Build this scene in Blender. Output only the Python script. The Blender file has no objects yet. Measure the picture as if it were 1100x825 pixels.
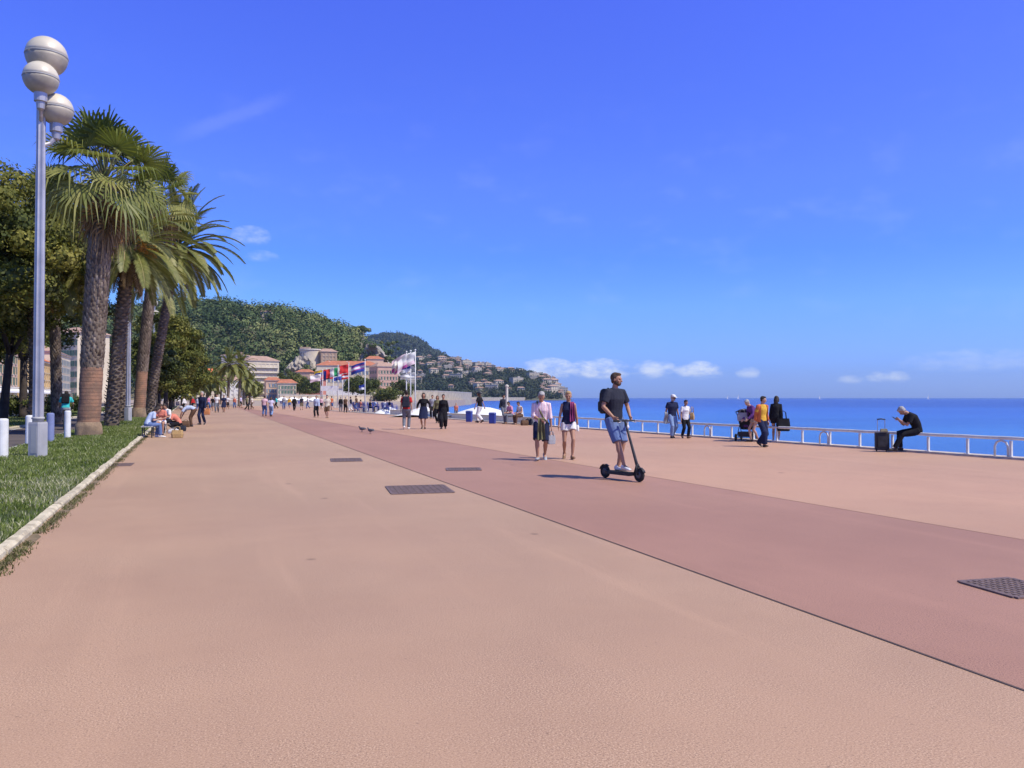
import bpy, bmesh, math, random
import numpy as np
from mathutils import Vector, Matrix, noise as mnoise

# ---------------------------------------------------------------- camera, sky, sun, exposure
SC = bpy.context.scene
COL = SC.collection
R = math.radians
CAM_Z, FPX, PITCH = 1.55, 850.0, R(0.977)
cam = bpy.data.cameras.new("camera")
cam.sensor_width = 36.0
cam.lens = 36.0 * FPX / 1100.0
cam.clip_start, cam.clip_end = 0.1, 60000
cam_o = bpy.data.objects.new("camera", cam)
COL.objects.link(cam_o)
cam_o.location = (0, 0, CAM_Z)
cam_o.rotation_euler = (R(90) + PITCH, 0, 0)
SC.camera = cam_o

SUN_EL = 52.0
SUN_AZ = Vector((0.90, -0.44)).normalized()          # horizontal direction towards the sun
sv = Vector((SUN_AZ.x * math.cos(R(SUN_EL)), SUN_AZ.y * math.cos(R(SUN_EL)), math.sin(R(SUN_EL))))
sun = bpy.data.lights.new("sun", 'SUN')
sun.energy, sun.angle, sun.color = 4.1, R(0.53), (1.0, 0.93, 0.80)
sun_o = bpy.data.objects.new("sun", sun)
COL.objects.link(sun_o)
sun_o.rotation_euler = sv.to_track_quat('Z', 'Y').to_euler()

SC.view_settings.view_transform = 'Standard'
SC.view_settings.look = 'None'
SC.view_settings.gamma = 1
SC.view_settings.use_curve_mapping = False
SC.view_settings.exposure = 0.3
SC.cycles.max_bounces = 6
SC.cycles.volume_bounces = 0
SC.cycles.transparent_max_bounces = 8
SC.cycles.use_adaptive_sampling = True

class NT:
    """small node-tree writer: math expressions and links in one call each"""
    def __init__(s, tree): s.t = tree
    def n(s, kind, **kw):
        nd = s.t.nodes.new(kind)
        for k, v in kw.items():
            if k.startswith('i_'):
                nd.inputs[k[2:].replace('_', ' ')].default_value = v
            else:
                setattr(nd, k, v)
        return nd
    def put(s, sock, v):
        if isinstance(v, bpy.types.NodeSocket): s.t.links.new(v, sock)
        else: sock.default_value = v
    def m(s, op, a, b=0.0, c=0.0, clamp=False):
        nd = s.t.nodes.new('ShaderNodeMath'); nd.operation = op; nd.use_clamp = clamp
        for i, v in enumerate((a, b, c)): s.put(nd.inputs[i], v)
        return nd.outputs[0]
    def ramp(s, v, a, b, lo=0.0, hi=1.0):
        nd = s.t.nodes.new('ShaderNodeMapRange'); nd.interpolation_type = 'SMOOTHSTEP'
        for i, x in enumerate((v, a, b, lo, hi)): s.put(nd.inputs[i], x)
        return nd.outputs[0]
    def mix(s, f, a, b, mode='MIX'):
        nd = s.t.nodes.new('ShaderNodeMix'); nd.data_type = 'RGBA'; nd.blend_type = mode
        s.put(nd.inputs[0], f)
        for sock, v in ((nd.inputs[6], a), (nd.inputs[7], b)):
            s.put(sock, (*v, 1) if isinstance(v, tuple) and len(v) == 3 else v)
        return nd.outputs[2]
    def noise(s, vec, scale, detail=4, rough=.55, out=0):
        nd = s.t.nodes.new('ShaderNodeTexNoise')
        if vec is not None: s.put(nd.inputs['Vector'], vec)
        nd.inputs['Scale'].default_value = scale
        nd.inputs['Detail'].default_value = detail
        nd.inputs['Roughness'].default_value = rough
        return nd.outputs[out]
    def mapping(s, vec, scale=(1, 1, 1), rot=(0, 0, 0)):
        nd = s.t.nodes.new('ShaderNodeMapping')
        s.put(nd.inputs['Vector'], vec)
        nd.inputs['Scale'].default_value = scale; nd.inputs['Rotation'].default_value = rot
        return nd.outputs[0]

SC.world = bpy.data.worlds.new("World")
SC.world.use_nodes = True
def build_sky():
    w = NT(SC.world.node_tree); w.t.nodes.clear()
    sky = w.n('ShaderNodeTexSky', sky_type='NISHITA', sun_disc=False)
    sky.sun_elevation = R(SUN_EL)
    sky.sun_rotation = math.atan2(SUN_AZ.x, SUN_AZ.y)
    sky.altitude = 0; sky.air_density = 1.0; sky.dust_density = 0.35; sky.ozone_density = 4.0
    tc = w.n('ShaderNodeTexCoord').outputs['Generated']
    xyz = w.n('ShaderNodeSeparateXYZ'); w.put(xyz.inputs[0], tc)
    az = w.m('MULTIPLY', w.m('ARCTAN2', xyz.outputs[0], xyz.outputs[1]), 57.2958)
    el = w.m('MULTIPLY', w.m('ARCSINE', xyz.outputs[2]), 57.2958)
    hs = w.n('ShaderNodeHueSaturation'); hs.inputs['Saturation'].default_value = 1.3
    hs.inputs['Value'].default_value = 1.0
    w.put(hs.inputs['Color'], sky.outputs[0])
    cr = w.n('ShaderNodeValToRGB'); w.put(cr.inputs[0], w.m('DIVIDE', el, 60.0, clamp=True))
    for i, (e_, c_) in enumerate(SKY_TINT):              # camera-like rendering of the sky: deeper blue than the model at every height
        k = cr.color_ramp.elements[i] if i < 2 else cr.color_ramp.elements.new(e_ / 60.0)
        k.position = e_ / 60.0; k.color = (*[x / 2.5 for x in c_], 1)
    base = w.mix(1.0, w.mix(1.0, hs.outputs[0], cr.outputs[0], 'MULTIPLY'), (2.5, 2.5, 2.5), 'MULTIPLY')
    cv = w.n('ShaderNodeCombineXYZ')
    w.put(cv.inputs[0], az); w.put(cv.inputs[1], w.m('MULTIPLY', el, 2.0))
    nz = w.noise(cv.outputs[0], 0.85, 7, .6)
    nzf = w.noise(cv.outputs[0], 0.22, 5, .55)
    tot = 0.0
    # (azimuth, elevation of the flat base, half width, height, density): fair-weather clouds far out over the sea
    for (a, e, hw, hh, d) in ((2.6, 1.35, 2.3, 1.75, .85), (6.2, 1.3, 2.6, 1.75, .9), (10.2, 1.3, 1.8, 1.6, .75), (13.2, 1.25, 2.0, 1.5, .9), (16.6, 1.3, .9, 1.0, .6),
                              (23.2, .9, 1.0, .7, .45), (25.4, .95, 1.5, .95, .6), (30.5, 1.6, 5.0, 1.7, .2), (-18.3, 10.4, 1.5, 1.5, .3), (-17.6, 9.3, 1.3, .9, .22), (-21, 10.9, 1.6, .6, .1)):
        u = w.m('DIVIDE', w.m('SUBTRACT', az, a), hw)
        v = w.m('DIVIDE', w.m('SUBTRACT', el, e + hh * .38), hh * .55)
        r2 = w.m('ADD', w.m('MULTIPLY', u, u), w.m('MULTIPLY', v, v))
        shp = w.m('SUBTRACT', 1.0, r2)
        k = w.m('ADD', w.m('MULTIPLY', shp, .6), w.m('MULTIPLY', w.m('SUBTRACT', nz, .5), 2.1))
        soft = w.ramp(k, -.1, 1.05, 0, d)
        base_cut = w.ramp(el, e - .12, e + .3)
        tot = w.m('MAXIMUM', tot, w.m('MULTIPLY', w.m('MULTIPLY', soft, base_cut), w.ramp(shp, 0.0, .3)))
    # old contrail
    du = w.m('SUBTRACT', az, -19.5)
    lv = w.m('SUBTRACT', el, w.m('ADD', 18.6, w.m('MULTIPLY', du, .45)))
    lv = w.m('ADD', lv, w.m('MULTIPLY', w.m('SUBTRACT', nz, .5), .7))
    trail = w.m('MULTIPLY', w.ramp(w.m('ABSOLUTE', lv), .1, .8, 1, 0), w.ramp(w.m('ABSOLUTE', du), 1.5, 4.5, 1, 0))
    tot = w.m('MAXIMUM', tot, w.m('MULTIPLY', trail, .055))
    # thin veils of cirrus
    veil = w.m('MULTIPLY', w.ramp(nzf, .5, .8), w.m('MULTIPLY', w.ramp(el, 2, 8), w.ramp(el, 12, 24, 1, 0)))
    tot = w.m('MAXIMUM', tot, w.m('MULTIPLY', veil, .06))
    final = w.mix(tot, base, CLOUD_COL)
    bg = w.n('ShaderNodeBackground'); w.put(bg.inputs[0], final); bg.inputs[1].default_value = SKY_STRENGTH
    out = w.n('ShaderNodeOutputWorld'); w.t.links.new(bg.outputs[0], out.inputs[0])
SKY_TINT = ((0, (.41, .635, 1.95)), (60, (1.15, 1.0, 1.05)), (36, (1.3, 1.0, 1.25)), (2, (.45, .67, 1.78)), (6.5, (.72, .89, 1.45)), (10, (.80, .87, 1.62)), (15, (1.37, .98, 1.85)), (27.5, (2.15, 1.0, 2.25)))
SKY_STRENGTH, CLOUD_COL = 0.10, (8.2, 8.6, 9.2)
build_sky()

# ---------------------------------------------------------------- pixel helper, metadata, mesh builder
def ray(px, py):
    x, yu = (px - 550) / FPX, (412.5 - py) / FPX
    return Vector((x, math.cos(PITCH) - yu * math.sin(PITCH), math.sin(PITCH) + yu * math.cos(PITCH)))
def G(px, py, z=0.0):
    d = ray(px, py); k = (z - CAM_Z) / d.z
    return Vector((d.x * k, d.y * k, z))
def at(px, py, Y):
    d = ray(px, py); k = Y / d.y
    return Vector((d.x * k, Y, CAM_Z + d.z * k))

def tag(o, label=None, cat=None, group=None, kind=None):
    if label: o['label'] = label
    if cat: o['category'] = cat
    if group: o['group'] = group
    if kind: o['kind'] = kind
    return o
def empty(name, loc, rz=0.0, label=None, cat=None, group=None):
    o = bpy.data.objects.new(name, None); COL.objects.link(o)
    o.location = loc; o.rotation_euler.z = rz; o.empty_display_size = .2
    return tag(o, label, cat, group)
def copy_tree(o, parent=None):
    c = o.copy(); COL.objects.link(c)
    if parent: c.parent = parent
    for ch in list(o.children): copy_tree(ch, c)
    return c

def frame_of(d):
    d = d.normalized()
    a = Vector((0, 0, 1)) if abs(d.z) < .95 else Vector((0, 1, 0))
    x = d.cross(a).normalized()
    return x, x.cross(d).normalized()

class MB:
    def __init__(s): s.v, s.f, s.mi = [], [], []
    def add(s, vs, fs, mi=0):
        o = len(s.v); s.v += [tuple(v) for v in vs]
        for f in fs: s.f.append(tuple(i + o for i in f)); s.mi.append(mi)
        return s
    def box(s, c, size, mi=0, rz=0.0, mat=None):
        hx, hy, hz = size[0] / 2, size[1] / 2, size[2] / 2
        M = mat or Matrix.Rotation(rz, 3, 'Z')
        c = Vector(c)
        vs = [c + M @ Vector((x * hx, y * hy, z * hz)) for z in (-1, 1) for y in (-1, 1) for x in (-1, 1)]
        return s.add(vs, [(0, 2, 3, 1), (4, 5, 7, 6), (0, 1, 5, 4), (2, 6, 7, 3), (0, 4, 6, 2), (1, 3, 7, 5)], mi)
    def rings(s, rings, mi=0, cap=True, closed=True):
        n = len(rings[0]); vs = [p for r in rings for p in r]; fs = []
        m = n if closed else n - 1
        for i in range(len(rings) - 1):
            for j in range(m):
                k = (j + 1) % n
                fs.append((i * n + j, i * n + k, (i + 1) * n + k, (i + 1) * n + j))
        if cap and closed:
            fs.append(tuple(range(n - 1, -1, -1)))
            fs.append(tuple((len(rings) - 1) * n + j for j in range(n)))
        return s.add(vs, fs, mi)
    def tube(s, pts, r, n=8, mi=0, flat=None, cap=True):
        pts = [Vector(p) for p in pts]
        rr = r if isinstance(r, (list, tuple)) else [r] * len(pts)
        rings = []; px = None
        for i, p in enumerate(pts):
            d = pts[min(i + 1, len(pts) - 1)] - pts[max(i - 1, 0)]
            if d.length < 1e-9: d = Vector((0, 0, 1))
            d.normalize()
            if px is None: x, y = frame_of(d)
            else:
                x = px - d * px.dot(d)
                x = x.normalized() if x.length > 1e-6 else frame_of(d)[0]
                y = x.cross(d).normalized()
            px = x
            a, b = (rr[i], rr[i]) if not isinstance(rr[i], tuple) else rr[i]
            rings.append([p + x * (a * math.cos(2 * math.pi * k / n)) - y * (b * math.sin(2 * math.pi * k / n)) for k in range(n)])
        return s.rings(rings, mi, cap)
    def lathe(s, prof, c=(0, 0, 0), n=20, mi=0, axis=None):
        c = Vector(c)
        Q = axis.to_track_quat('Z', 'Y').to_matrix() if axis is not None else Matrix.Identity(3)
        rings = [[c + Q @ Vector((max(r, 1e-4) * math.cos(2 * math.pi * k / n), max(r, 1e-4) * math.sin(2 * math.pi * k / n), z)) for k in range(n)] for r, z in prof]
        return s.rings(rings, mi, True)
    def ball(s, c, r, n=14, mi=0, M=None):
        c = Vector(c); rx, ry, rz = r if isinstance(r, (tuple, list)) else (r, r, r)
        M = M or Matrix.Identity(3); rings = []; m = max(6, n // 2 + 1)
        for i in range(m + 1):
            t = math.pi * i / m; st, ct = max(math.sin(t), .004), -math.cos(t)
            rings.append([c + M @ Vector((rx * st * math.cos(2 * math.pi * k / n), ry * st * math.sin(2 * math.pi * k / n), rz * ct)) for k in range(n)])
        return s.rings(rings, mi, True)
    def prism(s, poly, z0, z1, mi=0):
        n = len(poly); vs = [(p[0], p[1], z0) for p in poly] + [(p[0], p[1], z1) for p in poly]
        return s.add(vs, [tuple(range(n - 1, -1, -1)), tuple(range(n, 2 * n))] + [(i, (i + 1) % n, n + (i + 1) % n, n + i) for i in range(n)], mi)
    def mesh(s, name, smooth=False):
        me = bpy.data.meshes.new(name)
        me.from_pydata(s.v, [], s.f)
        if any(s.mi): me.polygons.foreach_set('material_index', s.mi)
        if smooth: me.polygons.foreach_set('use_smooth', [True] * len(s.f))
        me.update(); return me
    def build(s, name, mats, parent=None, loc=None, smooth=False, rz=0.0):
        me = s.mesh(name, smooth)
        for m in (mats if isinstance(mats, (list, tuple)) else [mats]): me.materials.append(m)
        o = bpy.data.objects.new(name, me); COL.objects.link(o)
        if parent: o.parent = parent
        if loc is not None: o.location = loc
        if rz: o.rotation_euler.z = rz
        return o

def np_obj(name, V, F, mat, tint=None, parent=None, loc=None, smooth=False):
    """mesh from numpy arrays; every face has the same number of corners; tint is one value per vertex"""
    me = bpy.data.meshes.new(name); nv, nf, k = len(V), len(F), F.shape[1]
    me.vertices.add(nv); me.vertices.foreach_set('co', np.ascontiguousarray(V, dtype=np.float32).ravel())
    me.loops.add(nf * k); me.loops.foreach_set('vertex_index', np.ascontiguousarray(F, dtype=np.int32).ravel())
    me.polygons.add(nf); me.polygons.foreach_set('loop_start', np.arange(0, nf * k, k, dtype=np.int32))
    if smooth: me.polygons.foreach_set('use_smooth', np.ones(nf, dtype=bool))
    if tint is not None:
        a = me.attributes.new('tint', 'FLOAT', 'POINT'); a.data.foreach_set('value', np.ascontiguousarray(tint, dtype=np.float32))
    me.update(calc_edges=True)
    for m in (mat if isinstance(mat, (list, tuple)) else [mat]): me.materials.append(m)
    o = bpy.data.objects.new(name, me); COL.objects.link(o)
    if parent: o.parent = parent
    if loc is not None: o.location = loc
    return o

# ---------------------------------------------------------------- materials
MATS = {}
def mat(name, c1, c2=None, scale=4.0, rough=.65, metal=0.0, bump=0.0, bscale=None, spec=.35, tint=None, trans=0.0, stripes=None, coat=0.0, lo=.35, hi=.65, vor=0.0):
    """noise-varied surface; tint = (dark, mid, light) colours driven by the mesh's own 'tint' value"""
    if name in MATS: return MATS[name]
    m = bpy.data.materials.new(name); m.use_nodes = True
    t = NT(m.node_tree); t.t.nodes.clear()
    out = t.n('ShaderNodeOutputMaterial'); b = t.n('ShaderNodeBsdfPrincipled')
    co = t.n('ShaderNodeTexCoord').outputs['Object']
    c2 = c2 or tuple(min(1, x * .78) for x in c1)
    nz = t.noise(co, scale, 6, .6)
    col = t.mix(t.ramp(nz, lo, hi), c1, c2)
    if vor:
        vn = t.n('ShaderNodeTexVoronoi'); t.put(vn.inputs['Vector'], co); vn.inputs['Scale'].default_value = vor
        col = t.mix(t.m('MULTIPLY', t.ramp(vn.outputs['Distance'], .3, .75), .5), col, tuple(x * .4 for x in c2))
    if tint:
        at_ = t.n('ShaderNodeAttribute', attribute_name='tint').outputs['Fac']
        cr = t.n('ShaderNodeValToRGB'); t.put(cr.inputs[0], at_)
        e = cr.color_ramp.elements; e[0].color = (*tint[0], 1); e[1].color = (*tint[-1], 1)
        if len(tint) == 3: e.new(.5).color = (*tint[1], 1)
        col = t.mix(t.ramp(nz, .3, .7, 0, .35), cr.outputs[0], tuple(x * .6 for x in tint[0]))
    if stripes:
        axis, freq, c3, w_ = stripes
        sx = t.n('ShaderNodeSeparateXYZ'); t.put(sx.inputs[0], co)
        fr = t.m('FRACT', t.m('MULTIPLY', sx.outputs['XYZ'.index(axis)], freq))
        col = t.mix(t.m('LESS_THAN', fr, w_), col, c3)
    t.put(b.inputs['Base Color'], col)
    b.inputs['Roughness'].default_value = rough; b.inputs['Metallic'].default_value = metal
    b.inputs['Specular IOR Level'].default_value = spec; b.inputs['Coat Weight'].default_value = coat
    if bump:
        bn = t.n('ShaderNodeBump'); bn.inputs['Strength'].default_value = min(bump, 1.0); bn.inputs['Distance'].default_value = .02
        t.put(bn.inputs['Height'], t.noise(co, bscale or scale * 4, 5, .6)); t.t.links.new(bn.outputs[0], b.inputs['Normal'])
    if trans:
        tr = t.n('ShaderNodeBsdfTranslucent'); t.put(tr.inputs[0], t.mix(1.0, col, (1.0, 1.0, .55), 'MULTIPLY'))
        mx = t.n('ShaderNodeMixShader'); mx.inputs[0].default_value = trans
        t.t.links.new(b.outputs[0], mx.inputs[1]); t.t.links.new(tr.outputs[0], mx.inputs[2]); t.t.links.new(mx.outputs[0], out.inputs[0])
    else:
        t.t.links.new(b.outputs[0], out.inputs[0])
    MATS[name] = m; return m

def paving_mat(name, ca, cb, speck, seed=0.0):
    """sealed resin-and-grit paving: fine grains, wandering blotches, scuffs and old drips"""
    m = bpy.data.materials.new(name); m.use_nodes = True
    t = NT(m.node_tree); t.t.nodes.clear()
    out = t.n('ShaderNodeOutputMaterial'); b = t.n('ShaderNodeBsdfPrincipled')
    geo = t.n('ShaderNodeNewGeometry').outputs['Position']
    co = t.mapping(geo, (1, 1, 1), (0, 0, R(-21.5)))
    big = t.noise(co, .12, 5, .6); mid = t.noise(co, .9, 6, .65)
    streak = t.noise(t.mapping(co, (1.6, .10, 1)), 1.0, 5, .6)
    grain = t.noise(co, 105, 3, .85); gmod = t.ramp(t.noise(co, .8, 5, .65), .35, .65, .45, 1); grain2 = t.noise(co, 190, 2, .7)
    col = t.mix(t.ramp(big, .38, .62), ca, tuple(x * .95 for x in cb))
    sandy = t.noise(co, .055, 4, .6)
    col = t.mix(t.ramp(sandy, .40, .62, 0, .5), col, (ca[0] * .98, ca[1] * 1.07, ca[2] * 1.02))
    col = t.mix(t.ramp(mid, .45, .75, 0, .28), col, tuple(x * .82 for x in cb))
    col = t.mix(t.ramp(streak, .52, .75, 0, .55), col, tuple(min(1, x * 1.13) for x in ca))
    col = t.mix(t.m('MULTIPLY', t.ramp(grain, .55, .61, 0, .8), gmod), col, tuple(min(1, x * 1.18) for x in speck))
    col = t.mix(t.m('MULTIPLY', t.ramp(grain, .39, .45, 1, 0), gmod), col, tuple(x * .36 for x in cb))
    col = t.mix(t.ramp(grain2, .56, .7, 0, .4), col, tuple(min(1, x * 1.25) for x in speck))
    v2 = t.n('ShaderNodeTexVoronoi'); t.put(v2.inputs['Vector'], co); v2.inputs['Scale'].default_value = 16
    col = t.mix(t.m('MULTIPLY', t.ramp(t.m('ADD', v2.outputs['Distance'], t.m('MULTIPLY', grain, .12)), .10, .24, .7, 0), t.ramp(t.noise(co, 2.2, 5, .7), .50, .62)), col, tuple(x * .42 for x in cb))
    vn = t.n('ShaderNodeTexVoronoi'); t.put(vn.inputs['Vector'], co); vn.inputs['Scale'].default_value = .75
    d = t.m('ADD', vn.outputs['Distance'], t.m('MULTIPLY', t.m('SUBTRACT', mid, .5), .10))
    spots = t.m('MULTIPLY', t.ramp(d, .02, .06, .8, 0), t.m('GREATER_THAN', t.n('ShaderNodeSeparateColor').outputs[0], -1))
    col = t.mix(spots, col, tuple(x * .38 for x in cb))
    t.put(b.inputs['Base Color'], col); b.inputs['Roughness'].default_value = .68; b.inputs['Specular IOR Level'].default_value = .4
    bn = t.n('ShaderNodeBump'); bn.inputs['Strength'].default_value = .03; bn.inputs['Distance'].default_value = .004
    t.put(bn.inputs['Height'], grain); t.t.links.new(bn.outputs[0], b.inputs['Normal'])
    t.t.links.new(b.outputs[0], out.inputs[0]); return m
# ---------------------------------------------------------------- the setting: land, promenade, sea
K0, K1 = G(0, 600), G(150, 472)                     # outer edge of the kerb beside the lawn
DIR = (K1 - K0).normalized(); LFT = Vector((-DIR.y, DIR.x, 0))
def S(s, p, z=0.0):                                  # s metres along the promenade, p metres left of the kerb edge
    v = K0 + DIR * s + LFT * p; return Vector((v.x, v.y, z))
def through(a, b, Y):
    k = (Y - a.y) / (b.y - a.y); v = a + (b - a) * k; return Vector((v.x, Y, 0))
B0, B1 = G(1100, 742), G(262, 440.6)                # dark band, left edge
C0, C1 = G(1100, 580), G(450, 470)                  # dark band, right edge
E0, E1 = G(1100, 494), G(690, 465)                  # promenade edge at the railing
def sheet(name, poly, z, m, kind='structure'):
    o = MB().add([(p[0], p[1], z) for p in poly], [tuple(range(len(poly)))]).build(name, m); return tag(o, kind=kind)

M_pave = paving_mat('pink_grit_paving', (.452, .278, .172), (.385, .230, .146), (.60, .43, .29))
M_band = paving_mat('dark_pink_paving', (.385, .205, .138), (.33, .17, .116), (.47, .27, .18))
M_pave2 = paving_mat('sea_side_paving', (.51, .29, .178), (.45, .25, .156), (.62, .43, .29))
M_soil = mat('dusty_ground', (.42, .33, .26), (.33, .26, .20), .6, .9, bump=.4, bscale=8)
M_road = mat('asphalt', (.06, .06, .062), (.045, .045, .048), 2, .85, bump=.3, bscale=60)
M_bike = mat('worn_bike_asphalt', (.13, .105, .095), (.09, .075, .07), .7, .85, bump=.3, bscale=50)
M_lawn = mat('lawn_soil', (.05, .085, .02), (.075, .08, .03), 1.2, .95, bump=.5, bscale=25)
M_kerb = mat('pale_kerb_stone', (.66, .58, .41), (.42, .36, .25), 5, .85, bump=.8, bscale=22)
M_pebble = mat('beach_pebbles', (.42, .39, .34), (.30, .28, .25), 3, .8, bump=.8, bscale=12)
M_quay = mat('quay_stone', (.46, .40, .30), (.32, .28, .21), .4, .85, bump=.6, bscale=1.2)

edge = [through(E0, E1, y) for y in (-20, 0, 10, 20, 35, 50, 70, 84)]
far_edge = [at(420, 427, 120), at(440, 427, 200), at(452, 427, 300), at(470, 427, 420), at(492, 427, 520), at(505, 427, 640), at(515, 427, 900), at(515, 427, 1300)]
land = edge + [Vector((p.x, p.y, 0)) for p in far_edge] + [Vector((-1500, 1300, 0)), Vector((-1500, -20, 0))]
# land body with a quay face down to the beach
mb = MB(); n = len(land)
mb.add([(p.x, p.y, -.02) for p in land] + [(p.x, p.y, -6) for p in land], [tuple(range(n))] + [(i, n + i, n + (i + 1) % n, (i + 1) % n) for i in range(n)])
tag(mb.build('ground', M_soil), kind='structure')
W0, W1 = S(-30, 0), S(145, 0)
sheet('promenade', [S(-30, 0), through(B0, B1, -10), through(B0, B1, 150), S(155, 0)], .0, M_pave)
sheet('cycle_band', [through(B0, B1, -10), through(C0, C1, -10), through(C0, C1, 150), through(B0, B1, 150)], .0, M_band)
sheet('promenade_seaside', [through(C0, C1, -10), through(E0, E1, -18), through(E0, E1, 84), at(395, 427, 118).xy.to_3d(), through(C0, C1, 150)], .0, M_pave2)
# joint between promenade and band
mb = MB(); jd = (B1 - B0).normalized(); jn = Vector((-jd.y, jd.x, 0))
for i in range(40):
    a, b = B0 + jd * (i * 2.5 - 12), B0 + jd * (i * 2.5 - 12 + 2.5)
    w0 = .009
    mb.add([a - jn * w0, b - jn * w0, b + jn * w0, a + jn * w0], [(0, 1, 2, 3)])
mb.v = [(x, y, .005) for x, y, z in mb.v]
tag(mb.build('expansion_joint', mat('dark_joint', (.075, .052, .042), (.13, .085, .065), 6, .8)), kind='structure')
# strips left of the kerb
sheet('lawn', [S(-12, .06), S(-12, 3.15), S(150, 3.15), S(150, .06)], .03, M_lawn)
sheet('bike_path', [S(-12, 3.15), S(-12, 6.2), S(160, 6.2), S(160, 3.15)], .012, M_bike)
sheet('median_lawn', [S(-12, 6.45), S(-12, 11.0), S(160, 11.0), S(160, 6.45)], .03, M_lawn)
sheet('road', [S(-12, 11.3), S(-12, 24), S(230, 24), S(230, 11.3)], .008, M_road)
sheet('pavement', [S(-12, 24.2), S(-12, 33), S(230, 33), S(230, 24.2)], .10, mat('pavement_slabs', (.36, .33, .29), (.27, .25, .22), 1.5, .85))
mk = mat('road_paint', (.78, .78, .76), (.6, .6, .58), 4, .7)
mb = MB()
for i in range(30):
    a = S(i * 6, 17.6, .014); mb.add([S(i * 6, 17.55, .014), S(i * 6 + 3, 17.55, .014), S(i * 6 + 3, 17.7, .014), S(i * 6, 17.7, .014)], [(0, 1, 2, 3)])
for q in (3.3, 6.05): mb.add([S(-12, q, .017), S(150, q, .017), S(150, q + .09, .017), S(-12, q + .09, .017)], [(0, 1, 2, 3)])
tag(mb.build('road_marking', mk), kind='structure')
# kerbs: irregular stone blocks
random.seed(5)
def kerb(p0, p1, h, s0, s1, L=1.0, jitter=.02, name='kerb', base=0.0):
    mb = MB(); s = s0
    while s < s1:
        l = L * random.uniform(.75, 1.2); j = random.uniform(-jitter, jitter); hh = h + random.uniform(-jitter, jitter) * .8
        nseg = 3 if s < 30 else 1
        rings = []
        for k in range(nseg + 1):
            ss = s + .008 + (l - .016) * k / nseg
            w = [random.uniform(-1, 1) * jitter * .5 for _ in range(6)] if nseg > 1 else [0] * 6
            bv = .03
            rings.append([S(ss, p0 + j + w[0], base - .05), S(ss, p0 + j + w[1], base + hh - bv), S(ss, p0 + j + bv + w[2], base + hh + w[3] * .6), S(ss, p1 + j - bv, base + hh + w[4] * .6), S(ss, p1 + j + w[5], base - .05)])
        mb.rings(rings); s += l
    return tag(mb.build(name, M_kerb), kind='structure')
kerb(-.045, .095, .075, -6, 150)
kerb(6.2, 6.42, .12, -6, 150, 1.0, .004); kerb(11.0, 11.25, .12, -6, 150, 1.0, .004); kerb(24.0, 24.2, .11, -6, 220, 1.2, .003)
# earth and grit gathered along the foot of the kerb
mb = MB(); a_, b_ = [], []
for i in range(400):
    s_ = -6 + i * .2; w_ = .05 + .09 * (mnoise.noise(Vector((s_ * .9, 3, 0))) + .5) + .05 * mnoise.noise(Vector((s_ * 4, 7, 0)))
    a_.append(S(s_, -.04, .004)); b_.append(S(s_, -.06 - max(.01, w_), .004))
mb.rings([b_, a_], closed=False)
tag(mb.build('kerb_earth', mat('kerb_earth', (.17, .13, .075), (.26, .19, .12), 3, .95, bump=.6, bscale=30)), kind='structure')
# pale coping along the railing
mb = MB(); ed = (E1 - E0).normalized(); en = Vector((ed.y, -ed.x, 0))
for i in range(-8, 40):
    a, b = E0 + ed * (i * 2), E0 + ed * (i * 2 + 1.99)
    mb.add([a - en * .1 + Vector((0, 0, .05)), b - en * .1 + Vector((0, 0, .05)), b + en * .35 + Vector((0, 0, .05)), a + en * .35 + Vector((0, 0, .05)),
            a - en * .1 + Vector((0, 0, -.05)), b - en * .1 + Vector((0, 0, -.05)), b + en * .35 + Vector((0, 0, -.3)), a + en * .35 + Vector((0, 0, -.3))],
           [(0, 1, 2, 3), (4, 5, 1, 0), (5, 6, 2, 1), (6, 7, 3, 2), (7, 4, 0, 3)])
tag(mb.build('quay_coping', mat('pale_coping', (.55, .48, .42), (.44, .38, .33), 3, .85, bump=.3)), kind='structure')
# beach and sea
bo = [p + Vector((0, 0, 0)) for p in edge]
mb = MB(); off = Vector((-ed.y, ed.x, 0)); off = off if off.x > 0 else -off
q = [E0 - ed * 40, E0 + ed * 75]
mb.add([(q[0].x, q[0].y, -3.0), (q[1].x, q[1].y, -3.0), (q[1] + off * 33).xy.to_tuple() + (-4.4,), (q[0] + off * 33).xy.to_tuple() + (-4.4,)], [(0, 3, 2, 1)])
tag(mb.build('beach', M_pebble), kind='structure')

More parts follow.
